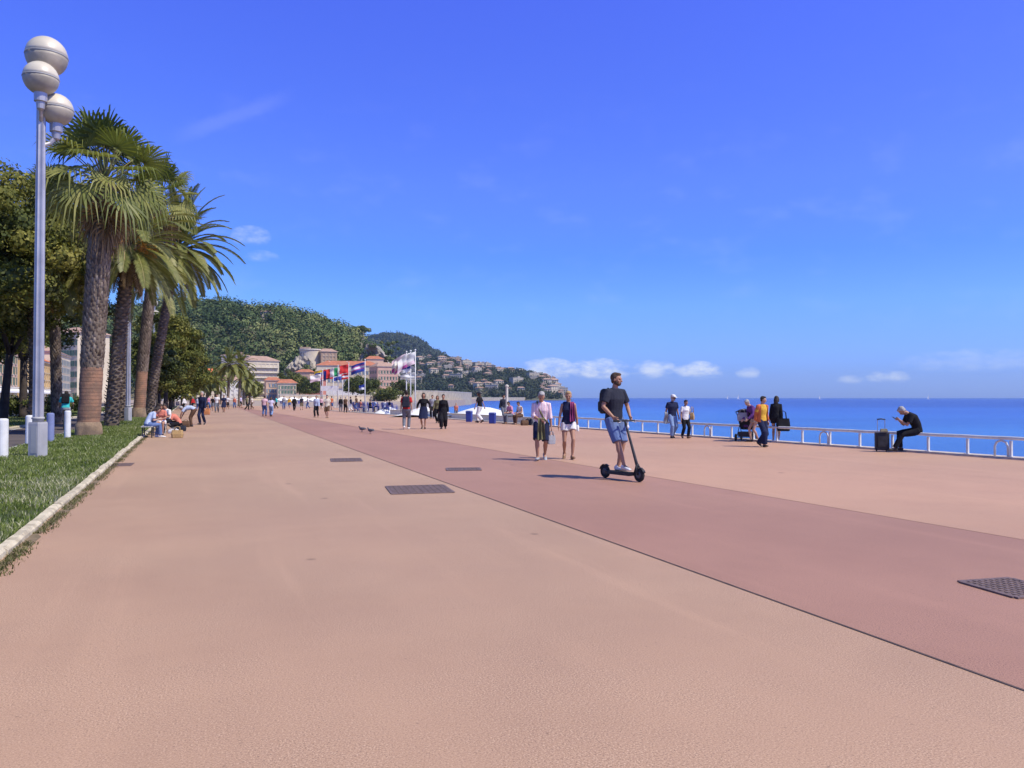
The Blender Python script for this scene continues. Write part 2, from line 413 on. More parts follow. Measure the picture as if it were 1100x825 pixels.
def sea_mat():
    m = bpy.data.materials.new('sea_water'); m.use_nodes = True
    t = NT(m.node_tree); t.t.nodes.clear()
    out = t.n('ShaderNodeOutputMaterial'); b = t.n('ShaderNodeBsdfPrincipled')
    pos = t.n('ShaderNodeNewGeometry').outputs['Position']
    xy = t.n('ShaderNodeSeparateXYZ'); t.put(xy.inputs[0], pos)
    # metres out from the quay line: shallow water over pale pebbles near the shore
    dist = t.m('ADD', t.m('MULTIPLY', t.m('SUBTRACT', xy.outputs[0], E0.x), off.x), t.m('MULTIPLY', t.m('SUBTRACT', xy.outputs[1], E0.y), off.y))
    swirl = t.noise(t.mapping(pos, (.006, .010, 1)), 1.0, 5, .6)
    patch = t.noise(t.mapping(pos, (.0011, .0035, 1)), 1.0, 5, .6)
    dd = t.m('ADD', dist, t.m('MULTIPLY', t.m('SUBTRACT', swirl, .5), 90))
    col = t.mix(t.ramp(dd, 25, 260), SEA_SHALLOW, SEA_MID)
    col = t.mix(t.ramp(dd, 150, 900), col, SEA_DEEP)
    col = t.mix(t.ramp(patch, .45, .62, 0, .6), col, SEA_DARK)
    t.put(b.inputs['Base Color'], col)
    b.inputs['Roughness'].default_value = .22; b.inputs['Specular IOR Level'].default_value = .14
    h1 = t.noise(t.mapping(pos, (1.3, .8, 1)), .55, 6, .65); h2 = t.noise(t.mapping(pos, (.9, 1.2, 1)), 2.3, 3, .6)
    bn = t.n('ShaderNodeBump'); bn.inputs['Strength'].default_value = .8; bn.inputs['Distance'].default_value = .5
    t.put(bn.inputs['Height'], t.m('ADD', h1, t.m('MULTIPLY', h2, .3))); t.t.links.new(bn.outputs[0], b.inputs['Normal'])
    t.t.links.new(b.outputs[0], out.inputs[0]); return m
SEA_SHALLOW, SEA_MID, SEA_DEEP, SEA_DARK = (.055, .22, .56), (.030, .105, .45), (.016, .042, .29), (.011, .028, .24)
sheet('sea', [(-3000, -300, 0), (9000, -300, 0), (9000, 9500, 0), (-3000, 9500, 0)], -4.0, sea_mat())
# ---------------------------------------------------------------- hills and headland
def interp(tab, x):
    if x <= tab[0][0]: return tab[0][1]
    for (a, va), (b, vb) in zip(tab, tab[1:]):
        if x <= b: return va + (vb - va) * (x - a) / (b - a)
    return tab[-1][1]
def fbm(x, y, z=0.0, o=4):
    return mnoise.fractal(Vector((x, y, z)), 1.0, 2.0, o)
class Hill:
    """terrain ridge: profile gives the skyline height seen at depth D, rising from y0 and falling behind to y1"""
    def __init__(s, name, prof, D, y0, y1, z0, rough, m, u0, u1, nu, nv, front=1.0):
        s.prof = [(u, max(at(u, py, D).z - z0, 0)) for u, py in prof]; s.D, s.y0, s.y1, s.z0, s.rough, s.front = D, y0, y1, z0, rough, front
        mb = MB(); rows = []
        for j in range(nv + 1):
            Y = y0 + (y1 - y0) * j / nv
            rows.append([s.P(u0 + (u1 - u0) * i / nu, Y) for i in range(nu + 1)])
        mb.rings(rows, closed=False)
        s.o = tag(mb.build(name, m, smooth=True), kind='structure')
    def P(s, u, Y):
        x = (u - 550) / FPX * Y
        if Y < s.D: k = max(0, (Y - s.y0) / (s.D - s.y0)); k = math.sin(k * math.pi / 2) ** s.front
        else: k = max(0, 1 - (Y - s.D) / (s.y1 - s.D)); k = math.sin(k * math.pi / 2)
        h = interp(s.prof, u) * k
        # the skyline is set for depth D; keep the slope in front below that sight line
        h += s.rough * (fbm(x / 90, Y / 90, 3.1) * .5 - .3) * min(1, h / 20)
        return Vector((x, Y, s.z0 + max(h, -2)))
M_slope = mat('scrub_slope', (.07, .095, .035), (.17, .15, .09), .03, .95)
M_farslope = mat('far_slope', (.06, .085, .05), (.14, .13, .09), .012, .95)
M_rock = mat('pale_cliff_rock', (.40, .35, .28), (.20, .18, .14), .12, .9, bump=1.0, bscale=.5)
hillA = Hill('castle_hill', [(-60, 372), (60, 352), (120, 340), (165, 333), (190, 326), (215, 329), (240, 330), (262, 334), (300, 340), (322, 344), (345, 347), (365, 353), (385, 359), (396, 366), (410, 377), (422, 395), (436, 415), (445, 428)], 760, 545, 1150, 0, 10, M_slope, -60, 450, 100, 36, .9)
hillB = Hill('mountain', [(330, 395), (360, 378), (395, 364), (415, 362), (435, 363), (450, 368), (465, 378), (480, 386), (500, 396), (530, 408), (560, 422)], 3300, 2500, 4200, 0, 14, M_farslope, 320, 570, 60, 24)
hillC = Hill('headland', [(400, 392), (440, 388), (470, 386), (490, 389), (503, 394), (520, 396), (540, 399), (555, 399), (570, 402), (585, 406), (594, 410), (601, 418), (606, 425), (611, 428.5)], 2100, 1500, 2700, -4, 12, M_farslope, 395, 614, 110, 30, .75)

# ---------------------------------------------------------------- foliage made of many leaf-sized faces
rng = np.random.default_rng(11)
def leaf_quads(C, size, tint, flat=.5, n_bias=None, aspect=1.0):
    """one quad per row of C, random tilt; size and tint per row"""
    n = len(C); a = rng.normal(size=(n, 3)); 
    if n_bias is not None: a = a * (1 - flat) * 1.2 + n_bias * flat * 1.6
    a /= np.linalg.norm(a, axis=1, keepdims=True) + 1e-9
    b = rng.normal(size=(n, 3)); u = np.cross(a, b); u /= np.linalg.norm(u, axis=1, keepdims=True) + 1e-9
    v = np.cross(a, u); s = np.asarray(size).reshape(-1, 1) * .5
    V = np.stack([C - u * s * aspect, C - v * s * .7, C + u * s * aspect, C + v * s * .7], 1).reshape(-1, 3)
    F = np.arange(n * 4).reshape(-1, 4)
    return V, F, np.repeat(tint, 4)
def clump_cloud(centres, radii, per, size, tint_c, spread=.10, squash=.8, flat=.55):
    """leaf faces on the shells of many clumps"""
    Cs, Ss, Ts, Ns = [], [], [], []
    for c, r, t in zip(centres, radii, tint_c):
        k = max(8, int(per * (r ** 2) if per < 0 else per))
        d = rng.normal(size=(k, 3)); d /= np.linalg.norm(d, axis=1, keepdims=True)
        rad = r * (rng.uniform(.55, 1.08, size=(k, 1)))
        p = d * rad; p[:, 2] *= squash
        Cs.append(np.asarray(c) + p); Ns.append(d)
        Ss.append(rng.uniform(.7, 1.3, k) * size); Ts.append(np.clip(t + rng.normal(size=k) * spread, 0, 1))
    C, N = np.concatenate(Cs), np.concatenate(Ns)
    return leaf_quads(C, np.concatenate(Ss), np.concatenate(Ts), flat, N)
M_wood = mat('hill_wood_leaves', (.05, .08, .02), scale=.05, rough=.9, spec=.15, tint=((.036, .062, .026), (.105, .150, .056), (.28, .29, .11)))
M_farwood = mat('far_wood_leaves', (.05, .08, .03), scale=.02, rough=.9, spec=.1, tint=((.028, .045, .028), (.055, .075, .042), (.11, .115, .06)))
def woodland(name, hill, n, u0, u1, v0, v1, r, per, leaf, m, clear=lambda u, Y, P: True, tall=1.0):
    cs, rs, ts = [], [], []
    for _ in range(n):
        u = random.uniform(u0, u1); Y = v0 + (v1 - v0) * random.random()
        P = hill.P(u, Y)
        if P.z < hill.z0 + 3 or not clear(u, Y, P): continue
        rr = r * random.choice((.45, .6, .75, .9, 1.0, 1.2, 1.5)) * random.uniform(.9, 1.1); k = fbm(P.x / 60, Y / 60, 1.7, 3)
        cs.append((P.x, P.y, P.z + rr * .45 * tall)); rs.append(rr)
        ts.append(min(1, max(0, .42 + k * .45 + random.gauss(0, .28))))
    V, F, T = clump_cloud(cs, rs, per, leaf, ts, .09, .85, .82)
    return tag(np_obj(name, V, F, m, T), kind='stuff')
cliff = lambda u, Y, P: not (u > 384 and fbm(P.x / 30, P.z / 25, 5.0, 3) > -.35) and not (300 < u < 384 and P.z < 40 and fbm(P.x / 25, P.z / 14, 9.0, 3) > .25)
random.seed(21)
woodland('hill_woodland', hillA, 2300, -30, 432, 550, 800, 7.0, 110, 1.9, M_wood, cliff)
woodland('mountain_woodland', hillB, 2600, 350, 555, 2550, 3350, 13, 26, 9, M_farwood)
patch = lambda u, Y, P: fbm(P.x / 110, P.z / 60, 2.0, 3) < .12 or random.random() < .35
woodland('headland_woodland', hillC, 4600, 400, 604, 1510, 2160, 7.0, 30, 4.2, M_farwood, patch)

# cliff at the seaward end of the castle hill: faceted rock faces
def rock(name, u0, u1, ytop, ybot, D, depth, label, seed, m=None):
    random.seed(seed); mb = MB(); nu, nv = 60, 44; rows = []
    c = at((u0 + u1) / 2, ybot, D)
    for j in range(nv + 1):
        row = []
        for i in range(nu + 1):
            fu, fv = i / nu, j / nv; e = math.sin(math.pi * fu) ** .45
            py = ybot + (interp(ytop, u0 + (u1 - u0) * fu) - ybot) * fv
            p = at(u0 + (u1 - u0) * fu, py, D)
            n = mnoise.turbulence(Vector((p.x / 11, p.z / 9, seed)), 4, False)
            row.append(Vector((p.x, D - depth * e * (1 - .75 * fv) - 6 * n * e - 3.5 * mnoise.noise(Vector((p.x / 3.2, p.z / 9, seed))) * e - 1.6 * mnoise.noise(Vector((p.x / 1.5, p.z / 2.2, seed + 3))), p.z + 1.5 * mnoise.noise(Vector((p.x / 2.4, fv * 2, seed))))))
        rows.append(row)
    top = [Vector((p.x, D + depth, p.z)) for p in rows[-1]]
    rows.append(top); rows.append([Vector((p.x, D + depth, rows[0][0].z)) for p in top])
    mb.rings(rows, closed=False)
    o = mb.build(name, m or M_rock); return tag(o, label, 'cliff')
rock('rock_cliff', 380, 428, [(380, 399), (388, 380), (395, 369), (404, 371), (412, 380), (420, 391), (428, 404)], 426, 552, 14, 'pale bare rock cliff at the seaward end of the wooded hill', 3)
rock('rock_outcrop', 300, 345, [(300, 408), (308, 396), (317, 385), (325, 378), (332, 384), (338, 392), (345, 404)], 428, 548, 9, 'grey rock outcrop rising left of the round tower', 8)

def cliff_bushes(name, u0, u1, ya, yb, D, n, r):
    cs, rs, ts = [], [], []
    for _ in range(n):
        p = at(random.uniform(u0, u1), random.uniform(ya, yb), D - random.uniform(6, 20)); cs.append((p.x, p.y, p.z)); rs.append(r * random.uniform(.4, 1.1)); ts.append(random.gauss(.4, .15))
    V, F, T = clump_cloud(cs, rs, 70, 1.0, ts, .1, .8, .8); return tag(np_obj(name, V, F, M_wood, T), kind='stuff')
cliff_bushes('cliff_scrub', 381, 428, 367, 404, 554, 58, 2.0); cliff_bushes('outcrop_scrub', 303, 342, 392, 418, 548, 46, 2.4)
# ---------------------------------------------------------------- buildings
M_glassd = mat('dark_window_glass', (.035, .045, .055), (.06, .07, .08), .3, .15, spec=.6)
M_white = mat('white_plaster', (.74, .72, .68), (.60, .58, .54), .25, .8)
M_cream = mat('cream_plaster', (.66, .58, .43), (.55, .47, .34), .2, .85)
M_ochre = mat('ochre_plaster', (.60, .40, .17), (.50, .34, .15), .2, .85)
M_pink = mat('pinkish_plaster', (.60, .38, .28), (.50, .32, .24), .2, .85)
M_peach = mat('peach_plaster', (.66, .46, .32), (.55, .38, .27), .2, .85)
M_brown = mat('brown_stone_plaster', (.48, .34, .23), (.36, .26, .18), .3, .9)
M_tile = mat('terracotta_tiles', (.50, .19, .10), (.38, .14, .08), .5, .9, bump=.6, bscale=2)
M_palet = mat('pale_roof_tiles', (.46, .30, .22), (.36, .24, .18), .5, .9)
M_trim = mat('stone_trim', (.66, .61, .52), (.54, .49, .41), .5, .85)
M_green = mat('faded_green_shutter', (.12, .20, .15), (.09, .15, .12), 1, .7)
M_bluew = mat('blue_grey_shutter', (.22, .28, .34), (.17, .22, .28), 1, .7)
M_dark = mat('dark_interior', (.03, .028, .026), (.05, .045, .04), .5, .9)

def window_mesh(w, h, shutters=False, sill=True):
    mb = MB(); f = min(.12, w * .1)
    mb.box((0, .06, 0), (w, .02, h), 1)                                     # pane
    for sx in (-1, 1): mb.box((sx * (w / 2 - f / 2), .0, 0), (f, .1, h))
    for sz in (-1, 1): mb.box((0, .0, sz * (h / 2 - f / 2)), (w - 2 * f, .09, f))
    mb.box((0, .01, 0), (f * .6, .06, h - 2 * f))
    if sill: mb.box((0, -.28, -h / 2 - .06), (w + .3, .22, .12))
    if shutters:
        for sx in (-1, 1): mb.box((sx * (w * .76), -.265, 0), (w * .5, .06, h), 2)
    return mb
def facade(root, wm, c, u, W, H, floors, cols, z0, fh, ww, wh, mats, recess=.22, shutters=False, margin=.8, skip=0.0, bal=None, base_h=0.0):
    """piers and bands standing proud of a core, so every window sits in a real recess; c = left foot of the face, u = along the face"""
    u = Vector(u).normalized(); nrm = Vector((u.y, -u.x, 0)); rz = math.atan2(u.y, u.x)
    def P(a, z, d=0.0): return c + u * a + nrm * d + Vector((0, 0, z))
    pit = (W - 2 * margin) / cols; xs = [margin + pit * (k + .5) for k in range(cols)]
    edges = [0.0] + [v for x in xs for v in (x - ww / 2, x + ww / 2)] + [W]
    for k in range(0, len(edges), 2):
        a, b = edges[k], edges[k + 1]
        wm.box(P((a + b) / 2, H / 2, recess / 2), (b - a, recess, H), rz=rz)
    proto = None
    for fl in range(floors + 1):
        zb = 0 if fl == 0 else z0 + (fl - 1) * fh + wh; zt = z0 + fl * fh if fl < floors else H
        for x in xs: wm.box(P(x, (zb + zt) / 2, recess / 2 - .004), (ww, recess - .008, zt - zb), rz=rz)
    for fl in range(floors):
        for x in xs:
            if random.random() < skip: continue
            if proto is None: proto = window_mesh(ww, wh, shutters).build('window', mats, root); o = proto
            else: o = proto.copy(); COL.objects.link(o)
            o.location = P(x, z0 + fl * fh + wh / 2, .03); o.rotation_euler.z = rz
    if bal:
        for fl in range(1, floors):
            b = MB(); z = z0 + fl * fh - .15
            b.box(P(W / 2, z - .08, recess + .55), (W - 2 * margin * .6, 1.1, .16), rz=rz)
            b.box(P(W / 2, z + .95, recess + 1.06), (W - 2 * margin * .6, .05, .06), rz=rz)
            for k in range(int(W / 1.2)): b.box(P(margin + k * 1.2 * (W - 2 * margin) / max(1, W - 2.4), z + .45, recess + 1.06), (.05, .04, .95), rz=rz)
            b.build('balcony', bal, root)
def block(name, label, px0, px1, ytop, Y, depth, floors, cols, wall, roof, yaw=0.0, side=None, group=None, kind='gable', win=None, shutters=None, ww=1.3, wh=1.9, z0=1.2, base_z=0.0, bal=None, skip=0.04, chim=0, side_cols=3, cat='building'):
    a = at(px0, ytop, Y); b = at(px1, ytop, Y); W = b.x - a.x; H = a.z - base_z
    root = empty(name, ((a.x + b.x) / 2, Y, base_z), R(yaw), label, cat, group)
    wm = MB(); fh = (H - z0 - .5) / floors; wh = min(wh, fh * .72)
    mats = [M_trim, win or M_glassd, shutters or M_green]
    wm.box((0, depth / 2, H / 2), (W - .02, depth, H))
    facade(root, wm, Vector((-W / 2, 0, 0)), (1, 0, 0), W, H, floors, cols, z0, fh, ww, wh, mats, shutters=shutters is not None, skip=skip, bal=bal)
    if side in ('L', 'both'): facade(root, wm, Vector((-W / 2, depth, 0)), (0, -1, 0), depth, H, floors, side_cols, z0, fh, ww, wh, mats, shutters=shutters is not None, skip=skip)
    if side in ('R', 'both'): facade(root, wm, Vector((W / 2, 0, 0)), (0, 1, 0), depth, H, floors, side_cols, z0, fh, ww, wh, mats, shutters=shutters is not None, skip=skip)
    wm.build('wall', wall, root)
    cm = MB(); cm.box((0, depth / 2 - .05, H + .12), (W + 1.1, depth + 1.3, .24)); cm.build('cornice', M_trim, root)
    rm = MB(); e = .8
    if kind == 'gable':
        rh = min(depth, W) * .17 + .5; x0, x1, y0, y1 = -W / 2 - e, W / 2 + e, -e, depth + e; z = H + .25; ins = min(depth * .45, W * .3)
        rm.add([(x0, y0, z), (x1, y0, z), (x1, y1, z), (x0, y1, z), (x0 + ins, (y0 + y1) / 2, z + rh), (x1 - ins, (y0 + y1) / 2, z + rh)],
               [(0, 1, 5, 4), (1, 2, 5), (2, 3, 4, 5), (3, 0, 4), (3, 2, 1, 0)])
    else:
        rm.box((0, depth / 2, H + .5), (W + .3, depth + .3, .5)); rm.box((W * .2, depth * .5, H + 1.6), (W * .2, depth * .3, 1.9))
    rf = rm.build('roof', roof, root)
    for k in range(chim):
        c = MB(); c.box((W * (-.3 + .55 * k / max(1, chim - 1) if chim > 1 else .2), depth * .4, H + 1.8), (.9, .7, 2.6)); c.build('chimney', M_trim, rf)
    return root
random.seed(4)
# seafront and foot of the hill, 260 to 620 m away
bl = block('apartment_block', 'cream modern apartment block with rows of dark loggias at the foot of the hill', 266, 300, 388, 430, 14, 7, 7, M_cream, M_palet, side='L', ww=1.9, wh=1.8, kind='gable', bal=M_trim, skip=0, side_cols=5, yaw=37)
block('apartment_house', 'white balconied apartment house rising above the low palms', 196, 214, 381, 420, 12, 6, 4, M_white, M_palet, kind='flat', side='L', ww=1.5, bal=M_white, yaw=32)
block('low_house', 'low house with a bright orange tiled roof beside the white apartments', 213, 237, 401, 405, 12, 3, 6, M_cream, mat('orange_tiles', (.66, .20, .07), (.55, .17, .07), .5, .9), ww=1.2, yaw=22)
block('town_house', 'pale town house half hidden behind the palms, left of the orange roof', 176, 198, 404, 380, 14, 4, 5, M_white, M_tile, side='L', ww=1.3, yaw=25)
block('town_house', 'wide pale seafront house behind the row of palms', 214, 264, 409, 470, 16, 4, 9, M_white, M_palet, ww=1.2, yaw=18)
block('hillside_house', 'grey flat roofed house among the trees above the palms', 238, 262, 382, 520, 12, 4, 4, mat('grey_plaster', (.46, .43, .40), (.38, .35, .32), .2, .85), M_palet, kind='flat', ww=1.4)
block('brown_house', 'brown square house on the cliff to the right of the round tower', 345, 362, 378, 548, 12, 4, 4, M_brown, M_palet, base_z=at(345, 392, 548).z - 6, z0=5, ww=1.3, yaw=25, side='L')
block('terrace_house', 'long pale seafront building with a red tiled roof behind the flags', 341, 408, 393, 500, 16, 4, 16, M_cream, M_tile, ww=1.2, wh=2.2, shutters=M_bluew, chim=3, yaw=12)
block('corner_house', 'pinkish corner building at the right end of the seafront row', 405, 428, 394, 485, 14, 5, 6, M_pink, M_palet, side='L', ww=1.1, shutters=M_green, chim=1, yaw=30)
block('red_front_house', 'small low building with a red painted ground floor left of the flags', 328, 346, 408, 455, 10, 3, 5, mat('dull_red_plaster', (.50, .20, .15), (.42, .17, .13), .3, .85), M_palet, ww=1.2, kind='flat')
block('old_house', 'narrow cream house between the rock outcrop and the red fronted building', 318, 333, 400, 520, 12, 4, 3, M_peach, M_tile, ww=1.2)
block('seafront_house', 'small cream house with a tiled roof in front of the rock outcrop', 299, 318, 412, 400, 10, 3, 5, M_cream, M_tile, ww=1.2, yaw=20, shutters=M_green)
block('seafront_house', 'ochre house with shutters between the apartment block and the cream house', 286, 301, 409, 410, 10, 3, 4, M_peach, M_tile, ww=1.2, yaw=22, shutters=M_bluew)
block('seafront_pavilion', 'low white pavilion on the terrace below the red roofed seafront building', 352, 402, 417, 420, 9, 1, 12, M_white, M_palet, kind='flat', ww=1.6, wh=2.4, z0=.6, yaw=10)
block('hill_house', 'pale orange house squeezed between the terrace building and the cliff', 394, 412, 386, 530, 10, 5, 4, M_peach, M_tile, ww=1.2, yaw=20, shutters=M_green)
# boulevard houses left of the lawn, seen between the tree trunks
def boulevard(name, label, s0, s1, H, floors, cols, wall, roof, shut=None, ww=1.25, wh=2.1, awn=None, z0=4.2, bal=None, kind='flat'):
    a, b = S(s0, 33.2), S(s1, 33.2); W = (b - a).length; root = empty(name, a, math.atan2(DIR.y, DIR.x), label, 'building', 'houses along the boulevard')
    wm = MB(); fh = (H - z0 - .6) / floors
    wm.box((W / 2, 7, H / 2), (W - .02, 14, H))
    facade(root, wm, Vector((0, 0, 0)), (1, 0, 0), W, H, floors, cols, z0, fh, ww, min(wh, fh * .72), [M_trim, M_glassd, shut or M_green], shutters=shut is not None, skip=0, bal=bal)
    wm.build('wall', wall, root)
    cm = MB(); cm.box((W / 2, 6.8, H + .2), (W + .6, 14.8, .4)); cm.box((W / 2, -.32, z0 - .5), (W, .3, .3)); cm.build('cornice', M_trim, root)
    rm = MB(); 
    if kind == 'flat': rm.box((W / 2, 7.2, H + 1.0), (W - 1, 12, 1.2))
    else: rm.rings([[Vector((x, y, z)) for x, y, z in ((-.6, -.8, H + .4), (W + .6, -.8, H + .4), (W + .6, 14.8, H + .4), (-.6, 14.8, H + .4))], [Vector((x, y, z)) for x, y, z in ((3, 6, H + 3.4), (W - 3, 6, H + 3.4), (W - 3, 8, H + 3.4), (3, 8, H + 3.4))]])
    rm.build('roof', roof, root)
    nsh = max(2, int(W / 5))
    for k in range(nsh):
        d = MB(); x = W * (k + .5) / nsh; d.box((x, -.225, 1.5), (W / nsh - 1.2, .03, 2.9)); d.build('shop_window', M_glassd, root)
    for k in range(awn[1] if awn else 0):
        d = MB(); x = W * (k + .5) / awn[1]; w = W / awn[1] - .8
        d.add([(x - w / 2, -.24, 3.5), (x + w / 2, -.24, 3.5), (x + w / 2, -2.0, 2.8), (x - w / 2, -2.0, 2.8), (x - w / 2, -.24, 3.4), (x + w / 2, -.24, 3.4), (x + w / 2, -2.0, 2.5), (x - w / 2, -2.0, 2.5)],
              [(0, 3, 2, 1), (4, 5, 6, 7), (3, 7, 6, 2), (0, 4, 7, 3), (1, 2, 6, 5)]); d.build('awning', awn[0], root)
    return root
M_orange = mat('orange_canvas', (.75, .22, .07), (.65, .18, .06), 2, .8); M_wcan = mat('white_canvas', (.80, .79, .76), (.72, .71, .68), 1, .75)
M_yell = mat('yellow_plaster', (.66, .47, .20), (.56, .40, .17), .2, .85)
boulevard('cream_house', 'cream stone house with tall windows at the far left', 70, 120, 17, 4, 13, M_cream, M_palet, M_green)
boulevard('ochre_house', 'ornate yellow house with white trim behind the lamp post', 121, 160, 15, 4, 12, M_yell, M_palet, M_bluew)
boulevard('peach_house', 'peach house with a pale awning at ground level left of the dark trunks', 161, 192, 14, 4, 9, M_peach, M_tile, M_green, awn=(M_wcan, 3), kind='hip')
boulevard('yellow_house', 'ochre house with a bright orange roof seen between two dark trunks', 193, 240, 10.5, 3, 13, M_ochre, MATS['orange_tiles'], None, awn=(M_wcan, 4), kind='hip')
boulevard('white_house', 'pale house last in the boulevard row', 241, 275, 14, 4, 10, M_cream, M_palet, M_bluew, kind='hip')
block('tall_house', 'tall cream house rising behind the orange roof', 52, 87, 358, 265, 14, 6, 8, M_cream, M_palet, ww=1.3, yaw=-15, shutters=M_green)
# round tower on the rock
c = at(333.5, 391, 553); r = (at(345, 391, 553).x - at(322, 391, 553).x) / 2; top = at(333, 377, 553).z - c.z
root = empty('round_tower', (c.x, 553, c.z - 8), 0, 'squat round cream tower on the rock below the wooded hill', 'tower')
mb = MB(); mb.lathe([(r * 1.03, 0), (r, 8), (r * .985, top + 8)], n=36); mb.build('wall', M_cream, root, smooth=False)
mb = MB(); mb.lathe([(r * .99, top + 8), (r * 1.06, top + 8.4), (r * 1.06, top + 9.2), (r * .9, top + 9.21), (r * .9, top + 9.0)], n=36); mb.build('parapet', M_trim, root)
mb = MB(); mb.box((-r * .45, -1, top + 9.8), (r * .9, 4, 1.6)); mb.build('roof_house', M_brown, root)
# quay walls along the bay below the castle hill
def quay(label, pts, zt, th=1.2, name='quay_wall', m=None):
    root = empty(name, (pts[0].x, pts[0].y, 0), 0, label, 'wall'); mb = MB(); cp = MB(); o = Vector((pts[0].x, pts[0].y, 0))
    for a, b in zip(pts, pts[1:]):
        d = (b - a); d.z = 0; L = d.length; c = (a + b) / 2 - o
        mb.box((c.x, c.y, (zt - 6) / 2), (L, th, zt + 6), rz=math.atan2(d.y, d.x)); cp.box((c.x, c.y, zt + .15), (L + .1, th + .3, .3), rz=math.atan2(d.y, d.x))
    mb.build('masonry', m or M_quay, root); cp.build('coping', M_trim, root)
quay('long cream quay wall under the headland road beside the sea', [at(398, 427, 430), at(440, 427, 440), at(470, 427, 470), at(495, 427, 560), at(506, 427, 640)], 5.2)
quay('pale stone terrace wall below the seafront houses', [at(300, 427, 300), at(345, 427, 310), at(400, 427, 330), at(430, 427, 345)], 2.3, m=mat('pale_terrace_stone', (.60, .50, .36), (.44, .36, .26), .5, .85, bump=.5, bscale=1))
quay('low sunlit shore wall running along the foot of the far headland', [at(500, 427, 900), at(520, 427, 1350), at(560, 427, 1480), at(604, 427, 1980)], 1.5, 3)
# villas scattered over the far headland and a few on the slopes
M_vroof = mat('weathered_roof_tiles', (.36, .22, .15), (.28, .18, .13), .3, .9); M_vflat = mat('pale_flat_roof', (.48, .43, .36), (.38, .34, .29), .3, .9)
def villa(kind):
    W, D, H = ((11, 9, 7), (16, 10, 10), (9, 8, 11), (24, 11, 13))[kind]
    M_sand = mat('sand_plaster', (.50, .44, .34), (.40, .35, .27), .2, .85)
    wall = (M_sand, M_cream, mat('dull_peach_plaster', (.50, .38, .27), (.42, .32, .23), .2, .85), M_sand)[kind]
    root = empty('villa', (0, 0, 0)); w = MB(); w.box((0, 0, H / 2 - 3), (W, D, H + 6)); w.build('wall', wall, root)
    r_ = MB(); z = H; e = .8
    if kind == 3: r_.box((0, 0, z + .3), (W + 1, D + 1, .6)); r_.box((W * .2, 0, z + 1.6), (5, 4, 2))
    else:
        x, y = W / 2 + e, D / 2 + e; r_.add([(-x, -y, z), (x, -y, z), (x, y, z), (-x, y, z), (-x + y * .8, 0, z + 2.4), (x - y * .8, 0, z + 2.4)], [(0, 1, 5, 4), (1, 2, 5), (2, 3, 4, 5), (3, 0, 4), (3, 2, 1, 0)])
    r_.build('roof', (M_vroof, M_palet, M_vroof, M_vflat)[kind], root)
    n = max(2, int(W / 3.5)); fl = max(1, int(H / 3.3)); p = None
    for f in range(fl):
        for k in range(n):
            if p is None: p = MB().box((0, 0, 0), (1.5, .3, 1.9)).build('window', M_glassd, root); o = p
            else: o = p.copy(); COL.objects.link(o)
            o.location = (-W / 2 + W * (k + .5) / n, -D / 2 - .05, 1.9 + f * 3.2)
    return root
protos = [villa(k) for k in range(4)]
used = [0] * 4
random.seed(31)
VL = ['small cream villa with tiled roof among trees on the headland', 'pale tiled roof house on the far headland slope', 'narrow peach coloured house on the far headland slope', 'large flat roofed residence on the far headland']
def place_villa(kind, P, rz, sc, label=None, group='villas on the far headland'):
    o = protos[kind] if not used[kind] else copy_tree(protos[kind]); used[kind] += 1
    o.location = P; o.rotation_euler.z = rz; o.scale = (sc, sc, sc); tag(o, label or VL[kind], 'villa', group)
spots = []
for _ in range(900):
    u = random.uniform(432, 603); Y = random.uniform(1540, 2080); P = hillC.P(u, Y)
    if P.z < 3: continue
    k = fbm(P.x / 110, P.z / 60, 2.0, 3)
    if k < (-.05 if u > 470 else .1) and random.random() > .12: continue
    if any((P - q).length < 21 for q in spots): continue
    spots.append(P); place_villa(random.choices((0, 1, 2, 3), (4, 4, 2, 2.4))[0], P, R(random.uniform(-10, 50)), random.uniform(.75, 1.25))
    if len(spots) > 140: break
for (u, Y, k, sc, lb) in ((286, 690, 1, .6, 'white villa half hidden by trees on the middle of the castle hill'), (384, 745, 3, .5, 'long pale terrace house on the crest of the castle hill')):
    place_villa(k, hillA.P(u, Y), R(5), sc, lb, None)
# ---------------------------------------------------------------- palms and trees
M_fan = mat('fan_palm_leaf', (.06, .10, .03), scale=3, rough=.5, spec=.35, tint=((.05, .08, .018), (.19, .225, .055), (.52, .47, .15)), trans=.34)
M_date = mat('date_palm_leaf', (.06, .10, .03), scale=3, rough=.5, spec=.35, tint=((.055, .08, .020), (.18, .195, .048), (.42, .38, .13)), trans=.28)
M_dead = mat('dry_palm_leaf', (.28, .18, .08), scale=3, rough=.85, spec=.15, tint=((.14, .085, .04), (.34, .22, .10), (.52, .38, .20)), trans=.1)
M_bark = mat('grey_palm_bark', (.20, .16, .12), (.10, .075, .055), 2.5, .95, bump=1.0, bscale=14)
M_bark_red = mat('stripped_red_palm_bark', (.32, .175, .105), (.21, .13, .085), 3.0, .9, bump=1.0, bscale=16, stripes=('Z', 7.0, (.15, .08, .055), .16), lo=.4, hi=.6)
M_bark_base = mat('pale_palm_foot', (.36, .25, .15), (.16, .115, .08), 1.6, .95, bump=1.0, bscale=9)
M_boot = mat('palm_leaf_base', (.20, .155, .115), scale=5, rough=.95, spec=.1, tint=((.10, .07, .05), (.26, .20, .145), (.46, .38, .29)))
M_fruit = mat('orange_palm_fruit', (.62, .30, .04), (.50, .22, .03), 8, .7)

